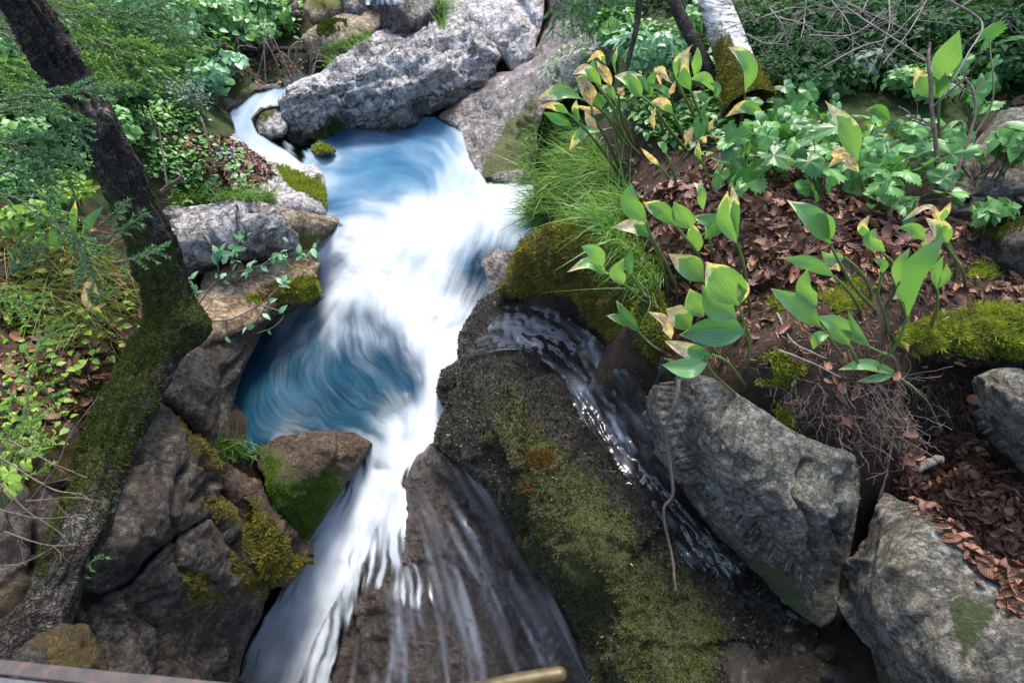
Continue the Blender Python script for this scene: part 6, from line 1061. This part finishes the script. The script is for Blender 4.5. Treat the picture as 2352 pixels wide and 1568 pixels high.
for poly, n, sz, hgt in [([(1620, -60), (2420, -60), (2420, 240), (2200, 200), (1900, 220), (1700, 200)], 5200, .05, .12), ([(1240, -60), (1640, -60), (1640, 40), (1300, 30)], 900, .06, .12), ([(2420, -60), (3300, -60), (3300, 700), (2420, 500)], 2200, .05, .12), ([(-900, -60), (-40, -60), (-40, 900), (-900, 1200)], 2600, .05, .12)]:
    P, N = roots_px(poly, n, 8); m = len(P); C = P + np.c_[r.normal(0, .02, (m, 2)), r.uniform(0.01, hgt, m)]; V, F = leaf_cloud_arrays(C, norm(np.c_[r.normal(0, .45, (m, 2)), np.ones(m)]), sz, r, 0.6); mb.add(V, F, var=np.clip(np.repeat(0.35 + 0.5 * vnoise(P * 3, 3) + r.normal(0, .2, m), 12), 0, 1))
tag(mb.build('undergrowth', M['leaf_d']), kind='stuff')

# ------------------------------------------------------------------ herbs with big lobed toothed leaves
M['leaf_l'] = leaf_mat('leaf_lobed', (0.025, 0.09, 0.015), (0.14, 0.33, 0.08), 0.28, 0.42, spec=0.4)
def lobed_outline(n=46):
    a = np.linspace(-2.75, 2.75, n); rr = 0.52 + 0.30 * np.abs(np.cos(a * 1.3)) ** 1.5 + 0.12 * np.cos(a) ; rr *= 1 + 0.09 * ((np.arange(n) % 2) * 2 - 1); return np.c_[np.cos(a) * rr, np.sin(a) * rr]
LO = lobed_outline()
def lobed_leaf(c, X, N, size, r):
    Y = np.cross(N, X); rings = [0.0001, 0.4, 0.75, 1.0]; V = []; ph = r.uniform(0, 6); sg = r.uniform(0.05, 0.45); f1 = r.uniform(-.15, .35); ys = r.uniform(.75, 1.05)
    for q in rings:
        p = LO * q; rr = np.linalg.norm(p, axis=1); an = np.arctan2(p[:, 1], p[:, 0]); z = -sg * rr ** 2 + 0.07 * rr * np.cos(an * 5 + ph) + f1 * np.abs(p[:, 1]); V.append(c + size * (p[:, :1] * X + p[:, 1:] * ys * Y + z[:, None] * N))
    n = len(LO); V = np.concatenate(V); i = (np.arange(3)[:, None] * n + np.arange(n - 1)[None]).ravel(); return V, np.stack([i, i + 1, i + n + 1, i + n], -1)
HERB = [(1700, 330), (1740, 300), (1790, 310), (1760, 350), (1830, 340), (1870, 300), (1820, 270), (1900, 350), (1930, 300), (1960, 380), (2000, 330), (1880, 400), (2020, 400), (2060, 360), (2100, 420), (1720, 380), (2160, 380), (2080, 300), (2130, 320), (1780, 240), (1850, 230), (2200, 330), (2240, 230), (2000, 450), (2080, 460), (2230, 160)]
for k, (u, v) in enumerate(HERB):
    r = np.random.default_rng(500 + k); rv = min(v + 55, 470); h, n = hit(u, rv)
    if h is None: continue
    h = np.array(h); e = empty('lobed_herb', tuple(h), 'herb with large lobed toothed leaves crowding behind the leaf litter', 'plant', 'lobed leaved herbs between birch and rock face'); WL[e.name] = tuple(h); lm_ = MB(); sm = MB()
    nl = 11 if k < 19 else 8
    for j in range(nl):
        uu, vv = u + r.normal(0, 34), v + r.normal(0, 30); dd = to_pix(h)[2] - r.uniform(0.03, 0.35); hh, _n = hit(uu, vv)
        if hh is not None: dd = min(dd, to_pix(np.array(hh))[2] - 0.03)
        c = pix(uu, vv, dd); N = norm(np.array([0, 0, H]) - c) * 0.4 + [0, 0, 0.6] + r.normal(0, 0.5, 3); N = norm(N); X = norm(np.cross(N, r.normal(0, 1, 3))); X = norm(X + 0.6 * np.array([r.normal(0, .4), -1, -0.6])); X = norm(X - N * (X @ N)); size = r.uniform(0.03, 0.085)
        V, F = lobed_leaf(c, X, N, size, r); lm_.add(V, F, var=np.full(len(V), r.uniform(0, 1)))
        Q = spline([h + r.normal(0, 0.015, 3), h * 0.4 + c * 0.6 + [0, 0.03, 0.0], c - X * size * 0.3], 8); V, F = tube(Q, 0.0022, 4); sm.add(V, F, t=np.full(len(V), 0.75))
    lm_.build('foliage', M['leaf_l'], e); sm.build('stem', M['plant_stem'], e)
# jagged leaf at the left edge
r = np.random.default_rng(9); h, n = hit(20, 1200); h = np.array(h); e = empty('seedling', tuple(h), 'bright green jagged leaf seedling at the lower left edge', 'plant'); WL[e.name] = tuple(h); lm_ = MB(); sm = MB()
for u, v, sz in [(22, 1085, .04), (60, 1065, .025), (20, 1120, .035), (35, 1105, .03)]:
    c = pix(u, v, 1.5); V, F = lobed_leaf(c, norm([0.3, -0.6, -0.6]), norm([0, -0.5, 1.0]), sz, r); lm_.add(V, F, var=np.full(len(V), 0.9)); V, F = tube(spline([h, (h + c) / 2 + [0, 0, .05], c], 8), 0.0015, 4); sm.add(V, F, t=np.full(len(V), 0.8))
lm_.build('foliage', M['leaf_y'], e); sm.build('stem', M['plant_stem'], e)

fb = empty('columbine', tuple(pix(520, 385, 3.9)), 'tiny purple flowers on thin stalks left of the upper stream', 'flower'); WL[fb.name] = tuple(pix(520, 385, 3.9)); r = np.random.default_rng(3); pm = MB(); sm = MB()
for k in range(12):
    c = pix(r.uniform(498, 532), r.uniform(342, 368), 3.8); V, F = leaf_cloud_arrays(np.repeat(c[None], 5, 0), norm(r.normal(0, 1, (5, 3)) + [0, 0, .5]), 0.022, r, 0.9); pm.add(V, F, var=r.uniform(0, 1)); V, F = tube(spline([pix(515, 388, 3.86), (c + pix(515, 388, 3.86)) / 2 + [0.01, 0, .02], c], 6), .0015, 3); sm.add(V, F, t=0.8)
pm.build('petals', leaf_mat('petal', (0.05, 0.02, 0.22), (0.14, 0.06, 0.4), 0.2, 0.5), fb); sm.build('stem', M['plant_stem'], fb)
# willow branch over the plunge pool
def leafy_branch(paths, label, nleaf, lsz, mat, seed, name='leafy_branch', group=None):
    r = np.random.default_rng(seed); sm = MB(); C, N = [], []; b_ = tuple(pix(*paths[0][0])); e = empty(name, b_, label, 'branch', group); WL[e.name] = b_
    for pts in paths:
        P = path3(pts, 30); V, F = tube(P, np.linspace(0.005, 0.0014, 30), 5); sm.add(V, F); m = max(2, int(nleaf * np.linalg.norm(P[-1] - P[0])))
        for f in r.uniform(0.25, 1, m): i = int(f * 29); C.append(P[i] + r.normal(0, 0.012, 3)); N.append(r.normal(0, .5, 3) + [0, -0.4, 0.8])
    C = np.array(C); V, F = leaf_cloud_arrays(C, norm(N), lsz, r, 0.5); make_mesh('foliage', V, F, M[mat], {'var': np.repeat(r.uniform(0, 1, len(C)), 12)}, e); sm.build('twig', M['twig'], e)
leafy_branch([[(452, 705, 2.75), (500, 645, 2.8), (580, 615, 2.85), (680, 592, 2.9), (730, 575, 2.9)], [(500, 650, 2.8), (500, 600, 2.75), (490, 570, 2.72)], [(530, 630, 2.82), (540, 580, 2.75), (570, 525, 2.7)], [(600, 610, 2.85), (640, 585, 2.86), (690, 560, 2.86)], [(452, 705, 2.75), (440, 660, 2.75), (430, 640, 2.75)]], 'upper leafy willow branch in front of the rounded grey boulder', 38, 0.06, 'leaf_b', 41)
leafy_branch([[(475, 738, 2.65), (530, 733, 2.7), (595, 700, 2.75), (640, 660, 2.78), (668, 628, 2.8)], [(595, 700, 2.75), (650, 720, 2.75), (630, 750, 2.74), (590, 765, 2.73)], [(620, 690, 2.76), (580, 745, 2.74), (530, 765, 2.72)], [(520, 735, 2.7), (520, 760, 2.7), (518, 775, 2.7)]], 'lower sparse willow branch hanging over the plunge pool', 16, 0.055, 'leaf_b', 42)

# ------------------------------------------------------------------ dead wood
def stick(pts, r0, r1, label, name='stick', cat='stick', mat='twig', seed=0, group=None, sub=0):
    r = np.random.default_rng(seed); P = path3(pts, 40); P = P + r.normal(0, 1, P.shape).cumsum(0) * r0 * 0.12
    V, F, N = trunk_mesh(P, np.linspace(r0, r1, 40), 10, r0 * 0.25, 0.6 / r0 * 0.3, seed, 0.4); b_ = tuple(P[0]); mb = MB(); mb.add(V, F, moss=np.zeros(len(V)))
    for j in range(sub):
        i = int(r.uniform(6, 34)); L = r.uniform(0.15, 0.45) * np.linalg.norm(P[-1] - P[0]); T = norm(P[i + 1] - P[i]); d = norm(T * 0.8 + norm(r.normal(0, 1, 3)) * 0.7); t = np.linspace(0, 1, 14); Q = P[i] + np.outer(t * L, d) + r.normal(0, L * 0.012, (14, 3)).cumsum(0); V, F = tube(Q, np.linspace(r0 * 0.5, r1 * 0.4, 14), 5); mb.add(V, F, moss=0.0)
        for q in range(2):
            i2 = int(r.uniform(3, 11)); d2 = norm(d + norm(r.normal(0, 1, 3)) * 0.8); Q2 = Q[i2] + np.outer(np.linspace(0, L * 0.4, 8), d2) + r.normal(0, L * 0.01, (8, 3)).cumsum(0); V, F = tube(Q2, r1 * 0.4, 4); mb.add(V, F, moss=0.0)
    return tag(mb.build(name, M[mat], None, b_), label, cat, group)
def sview(k, pts, ds): return [(u, v, d) for (u, v), d in zip(vw(k, pts), ds)]
stick(sview('S', [(910, 20), (895, 140), (848, 265), (855, 400), (880, 600), (832, 690), (855, 830), (885, 960), (900, 1105)], [1.62, 1.62, 1.66, 1.7, 1.74, 1.76, 1.78, 1.78, 1.76]), .0065, .0045, 'crooked dark stick lying down the trickle against the wedge boulder')
stick([(466, 102, 5.0), (540, 115, 5.05), (630, 122, 5.1), (740, 130, 5.15)], .03, .022, 'fallen brown log lying level above the tangled twigs', 'log', 'log', 'bark')
stick([(548, 52, 5.2), (590, 25, 5.3), (650, -20, 5.4)], .035, .03, 'leaning dead log at the top left of the gorge', 'log', 'log', 'bark')
stick([(684, 38, 5.3), (676, 10, 5.3), (668, -30, 5.3)], .04, .03, 'short upright dead stump at the top edge', 'stump', 'stump', 'twig')
r = np.random.default_rng(61)
for k in range(16):
    u0 = r.uniform(545, 720); v0 = r.uniform(165, 195); u1 = u0 + r.uniform(-60, 60); dk = r.uniform(4.6, 5.0)
    stick([(u0, v0, dk), ((u0 + u1) / 2 + r.uniform(-30, 10), v0 - r.uniform(30, 110), dk - .1), (u1, v0 - r.uniform(10, 80), dk)], .007, .004, 'thin bare twig tangled under the fallen log', 'dead_branch', 'branch', 'dead_twig' if k % 3 == 0 else 'twig', 62 + k, 'driftwood twigs under the fallen log', sub=2)
BARE = [([(1560, 210), (1130, 0), (900, -200)], 'long pale branch slanting from upper left into the herbs'), ([(1740, 430), (1480, 270), (1200, 90), (1070, -10)], 'straight dark branch running from the top to the dark sapling'), ([(1500, 0), (1350, 180), (1290, 300)], ''), ([(880, 0), (870, 120), (840, 260)], ''), ([(480, 230), (600, 290), (760, 300)], ''), ([(560, 130), (800, 60), (960, 100)], ''), ([(900, 240), (1200, 230), (1420, 60)], ''), ([(1400, 430), (1600, 180), (1700, 0)], ''), ([(1000, 450), (1250, 320), (1450, 250), (1650, 60)], ''), ([(1840, 0), (2060, 160), (1960, 380), (1780, 690)], 'kinked bluish branch right of the raised lily leaf'), ([(2349, 30), (2100, 190), (1900, 320)], 'straight grey branch entering from the right edge'), ([(640, 60), (720, 180), (760, 330)], ''), ([(1050, 0), (1190, 200), (1200, 420)], ''), ([(1300, 0), (1220, 90), (940, 30)], ''), ([(2000, 0), (1900, 60), (1750, 120)], ''), ([(1440, 0), (1440, 200), (1300, 520)], ''), ([(700, 120), (900, 180), (1100, 360)], ''), ([(560, 160), (500, 90), (440, 60)], '')]
for k, (pts, lab) in enumerate(BARE):
    uv = vw('D', pts); dd = r.uniform(2.6, 2.95)
    if k in (1, 9): dd = 2.2
    stick([(u, v, dd + .08 * (v < 60)) for u, v in uv], .0042, .002, lab or 'thin bare grey branch in the dark thicket at the top right', 'dead_branch', 'branch', 'dead_twig', 90 + k, None if lab else 'bare branches in the top right thicket', sub=5 if not lab else 2)
for k in range(14):   # thinner bare twigs criss-crossing the thicket
    u0 = r.uniform(1720, 2340); v0 = r.uniform(-20, 160); an = r.uniform(0, 3.14); L = r.uniform(80, 200); dd = r.uniform(2.7, 3.0)
    stick([(u0, v0, dd), (u0 + L * .5 * math.cos(an), v0 + L * .4 * math.sin(an), dd), (u0 + L * math.cos(an), v0 + L * .9 * math.sin(an), dd)], .0024, .0013, 'thin bare grey branch in the dark thicket at the top right', 'dead_branch', 'branch', 'dead_twig' if k % 2 else 'twig', 190 + k, 'bare branches in the top right thicket', sub=5)
stick(sview('D', [(1775, 1270), (1765, 950), (1750, 690), (1742, 430), (1745, 260)], [2.05, 2.0, 1.98, 1.97, 1.97]), .009, .005, 'upright dark bare sapling stem among the lobed herbs', 'sapling', 'sapling', 'twig', 5, sub=4)
stick(sview('D', [(1850, 1290), (1960, 1000), (2020, 700), (1950, 480)], [2.0, 1.98, 1.97, 1.97]), .007, .003, 'second slimmer bare sapling stem leaning right of the dark one', 'sapling', 'sapling', 'twig', 6, sub=3)
stick(sview('D', [(2000, 940), (2130, 720), (2160, 560), (2140, 270)], [2.0, 1.97, 1.95, 1.95]), .004, .0025, 'tan thin vine stem curving up at the right', 'vine', 'vine', 'plant_stem', 7)
LOWT = [[(0, 1110), (60, 1170), (150, 1240), (110, 1330)], [(0, 1170), (90, 1190), (200, 1180)], [(150, 1240), (60, 1290), (-10, 1300)], [(10, 1220), (100, 1250), (180, 1250)], [(20, 1010), (110, 1060), (200, 1100)], [(60, 1160), (130, 1070), (160, 1000), (230, 910)], [(60, 1150), (170, 1140), (215, 1150)], [(0, 1050), (120, 1120), (190, 1130)]]
for k, pts in enumerate(LOWT): stick([(u, v, 1.5 - .01 * k) for u, v in pts], .0022, .0011, 'bare grey twig spread over the dark hollow at the lower left', 'dead_branch', 'branch', 'twig', 240 + k, 'bare twigs at the lower left edge', sub=4)

stick(sview('F', [(1420, 1180), (1430, 1080), (1380, 880), (1350, 790)], [3.4, 3.38, 3.35, 3.35]), .007, .004, 'slim dark upright twig above the rounded boulder', 'stick', 'stick', 'twig', 251)
stick(sview('F', [(1090, 1290), (1190, 1180), (1180, 1140)], [3.3, 3.3, 3.3]), .014, .007, 'short dark broken branch lying among herbs behind the trunk', 'stick', 'stick', 'twig', 252, sub=2)
stick(sview('F', [(1120, 1240), (1080, 1000), (1060, 850)], [3.2, 3.2, 3.2]), .006, .003, 'straight bare stem just right of the trunk', 'stick', 'stick', 'twig', 253)
for pts, lab in [([(350, 760), (440, 940), (600, 1030), (690, 1065)], 'pale dry root curving over the needle litter'), ([(360, 1010), (470, 1050), (640, 1120), (780, 1190)], 'second pale dry root lower down, ending at the flat leaves')]:
    stick([(u, v, dz(v, 2.83) - .02) for u, v in vw('C', pts)], .0035, .002, lab, 'root', 'root', 'dead_twig', 260)
pts = vw('C', [(1170, 1190), (1260, 1265), (1360, 1370), (1440, 1550)]); stick([(u, v, d) for (u, v), d in zip(pts, [1.75, 1.72, 1.72, 1.74])], .0035, .0025, 'green flower stalk drooping over the dark soil', 'stalk', 'stalk', 'plant_stem', 262)
stick([(2105, 1080, 1.72), (2150, 1060, 1.72), (2172, 1048, 1.72)], .012, .012, 'short cut piece of grey branch on the dead leaves', 'stick', 'stick', 'dead_twig', 263)
stick([(2055, 980, 1.72), (2040, 1070, 1.72), (2020, 1150, 1.73)], .004, .003, 'thin root dangling in front of the dark crevice', 'root', 'root', 'twig', 264, sub=2)

# pebbles in the crevice and puddle
def pebble(u, v, ru, rv, z, mat, label, seed, wet=0.3, group=None, ang=0.0):
    d = dz(v, z); a = np.linspace(0, 2 * np.pi, 9, endpoint=False); r = np.random.default_rng(seed); k = r.uniform(0.85, 1.1, 9); c, s_ = math.cos(ang), math.sin(ang)
    x, y = ru * np.cos(a) * k, rv * np.sin(a) * k; out = [(u + X * c - Y * s_, v + X * s_ + Y * c, -float(d)) for X, Y in zip(x, y)]
    rock('stone', label, 'stone', out, [(u, v, -float(d) + 0.3 * ru * d / FPX)], mat, 4, 0.5 * ru * d / FPX, max(10, ru * .8), ru * d / FPX, 0.004, 9, 0.008, 14, seed=seed, wet=wet, wiggle=1.5, group=group)
for k, (u, v, ru, rv, z, mt, lab, ang) in enumerate([(1900, 1498, 30, 26, 2.07, 'mossy_rock', 'dark wet stone in the puddle, left of its neighbour', .3), (1925, 1550, 42, 26, 2.08, 'mossy_rock', 'wet stone with moss at the bottom edge of the puddle', .1), (1955, 1445, 18, 20, 2.06, 'mossy_rock', 'small wet stone between puddle and near boulder', .5), (1812, 1448, 18, 14, 2.05, 'lichen_rock', 'pale small stone lying in the puddle', .4), (1822, 1412, 24, 10, 2.06, 'lichen_rock', 'flat stone under the tip of the wedge boulder', .5), (1850, 1425, 18, 10, 2.06, 'crag_rock', 'brown stone under the tip of the wedge boulder', .4), (1840, 1490, 20, 14, 2.045, 'crag_rock', 'brown stone sunk in the puddle bed', .2), (1972, 1242, 22, 22, 2.08, 'lichen_rock', 'squarish grey stone wedged in the crevice', .6), (1965, 1295, 22, 24, 2.08, 'crag_rock', 'dark rounded stone below the squarish one in the crevice', .2), (1958, 1345, 26, 28, 2.07, 'lichen_rock', 'greenish stone lowest in the crevice', .9), (1990, 1205, 20, 12, 2.1, 'crag_rock', 'flat dark stone deep in the crevice', .1), (2000, 1160, 10, 10, 2.15, 'lichen_rock', 'small grey stone highest in the crevice', .1)]):
    pebble(u, v, ru, rv, z, M[mt], lab, 700 + k, .7 if z < 2.09 and mt == 'mossy_rock' else .2, None, ang)
for k, (u, v, ru, rv, d, lab) in enumerate([(1155, 98, 14, 10, 5.2, 'pebble perched between boulder and cliff'), (1102, 95, 18, 8, 5.1, 'flat stone on the shoulder of the big boulder'), (1180, 118, 9, 7, 5.0, 'small stone beside the perched pebble'), (770, 40, 20, 12, 5.3, 'loose stone on the tan rock at the top')]):
    pebble(u, v, ru, rv, float(H - d * (SP - (784 - v) / FPX * CP)), M['cliff_rock'], lab, 730 + k, 0)

# ------------------------------------------------------------------ footbridge from which the view is taken
s = NT('rusty_steel'); n_ = s.noise(30, 6, 0.7); M['rusty_steel'] = s.fin(s.ramp(n_, [(0.35, (0.014, 0.010, 0.009)), (0.55, (0.03, 0.02, 0.016)), (0.7, (0.075, 0.03, 0.014))]), 0.55, s.bump(n_, 0.4, 0.002), 0.5)
s = NT('grey_steel'); M['grey_steel'] = s.fin(s.ramp(s.noise(25, 5), [(0.3, (0.06, 0.058, 0.06)), (0.7, (0.13, 0.125, 0.125))]), 0.45, None, 0.5, Metallic=0.4)
s = NT('blue_steel'); M['blue_steel'] = s.fin((0.12, 0.2, 0.25), 0.3, None, 0.5, Metallic=0.6)
s = NT('brass'); n_ = s.noise(40, 5, 0.7); M['brass'] = s.fin(s.ramp(n_, [(0.3, (0.035, 0.025, 0.008)), (0.7, (0.085, 0.062, 0.02))]), 0.5, None, 0.5, Metallic=0.35)
s = NT('planks'); M['planks'] = s.fin(s.ramp(s.noise(12, 6, 0.7, co=s.scaled((8, 1, 1))), [(0.3, (0.05, 0.04, 0.03)), (0.7, (0.14, 0.11, 0.085))]), 0.85)
A = pix(0, 1512, float(dz(1512, 3.0))); B = pix(560, 1570, float(dz(1570, 3.0))); ax = norm(B - A); nx = norm(np.cross([0, 0, 1.0], ax)); nx = nx if nx[1] < 0 else -nx
A2 = A - ax * 0.8; B2 = B + ax * 0.9; br = empty('footbridge', tuple(A), 'rusty steel edge of the footbridge at the lower left', 'bridge'); WL[br.name] = tuple(A)
def bar(o0, o1, z0, z1, name, mat, bev=0.0015):
    prof = [(o0, z0), (o1, z0), (o1, z1), (o0, z1)]; prof = [(o0 + bev, z0), (o1 - bev, z0), (o1, z0 + bev), (o1, z1 - bev), (o1 - bev, z1), (o0 + bev, z1), (o0, z1 - bev), (o0, z0 + bev)]
    m = 40; t = np.linspace(0, 1, m)[:, None]; L = A2 * (1 - t) + B2 * t; V = np.concatenate([L[i] + np.array([nx * o + np.array([0, 0, z]) for o, z in prof]) for i in range(m)]); V = V + 0.0012 * fbm(V * 25, 3, 5)[:, None]
    i = (np.arange(m - 1)[:, None] * 8 + np.arange(8)[None]); j = (np.arange(m - 1)[:, None] * 8 + (np.arange(8)[None] + 1) % 8); F = np.stack([i, j, j + 8, i + 8], -1).reshape(-1, 4); F = np.concatenate([F, [[0, 1, 2, 3], [0, 3, 4, 7], [4, 5, 6, 7]], np.array([[0, 1, 2, 3], [0, 3, 4, 7], [4, 5, 6, 7]]) + (m - 1) * 8])
    return make_mesh(name, V, F, mat, None, br, smooth_=False)
bar(0.0, 0.022, -0.006, 0.0, 'top_flange', M['rusty_steel']); bar(0.0225, 0.045, -0.016, -0.008, 'beam', M['grey_steel']); bar(0.062, 0.075, -0.05, -0.03, 'rail', M['blue_steel'])
bar(0.10, 1.2, -0.06, -0.03, 'deck', M['planks'])
P = np.array([pix(1085, 1588, 1.06), pix(1180, 1566, 1.06), pix(1283, 1549, 1.06)]); P = spline(P, 16); T = norm(P[-1] - P[0]); cap = [P[-1] + T * 0.017 * math.sin(a) for a in np.linspace(0.2, 1.5, 7)]
rad = np.r_[np.full(16, 0.0165), 0.0165 * np.cos(np.linspace(0.2, 1.5, 7)) ** 0.8]; back = [P[0] - T * 0.4]; V, F = tube(np.vstack([back, P, cap]), np.r_[0.0165, rad], 20)
tag(make_mesh('pipe', V, F, M['brass'], None, None, tuple(P[0])), 'brass coloured round capped pipe end at the bottom edge', 'pipe')
# ------------------------------------------------------------------ unseen trees added on the gorge rims so that their crowns shade the banks
def shade_tree(x, y, h, rc, zc, n, label, seed):
    r = np.random.default_rng(seed); z0 = float(GF(np.array([[x, y]]))[0]) - 0.1; e = empty('tree', (x, y, z0), label, 'tree', 'unseen shade trees added on the rim of the gorge'); WL[e.name] = (x, y, z0)
    P = spline([(x, y, z0), (x + r.normal(0, .1), y + r.normal(0, .1), z0 + h * .5), (x, y, z0 + h)], 30); V, F, N = trunk_mesh(P, np.linspace(0.2, 0.05, 30), 14, 0.02, 4, seed); wm = MB(); wm.add(V, F, moss=np.zeros(len(V))); C, cl = [], []
    for k in range(16):
        a = r.uniform(0, 6.28); i = int(r.uniform(10, 29)); tip = np.array([x + rc * math.cos(a) * r.uniform(.5, 1), y + rc * math.sin(a) * r.uniform(.5, 1), zc + r.uniform(-.8, 1.2)]); Q = spline([P[i], (P[i] + tip) / 2 + [0, 0, .3], tip], 10); V, F = tube(Q, np.linspace(.05, .01, 10), 5); wm.add(V, F, moss=0.0); cl.append(tip); cl.append(Q[6])
    cl = np.array(cl); k = r.integers(0, len(cl), n); C = cl[k] + r.normal(0, 1, (n, 3)) * [.5, .5, .3]
    V, F = leaf_cloud_arrays(C, norm(np.c_[r.normal(0, .5, (n, 2)), np.ones(n)]), 0.16, r, 0.75); make_mesh('crown', V, F, M['leaf_a'], {'var': np.repeat(r.uniform(0, 1, n), 12)}, e); wm.build('trunk', M['bark'], e)
for k, a in enumerate([(4.8, 5.6, 5, 2.0, 7.2, 2600), (4.6, -2.0, 6, 1.8, 7.6, 2000), (-4.8, -0.6, 6, 1.8, 7.6, 2000)]): shade_tree(*a, 'unseen broadleaf tree added on the gorge rim for its shade', 900 + k)
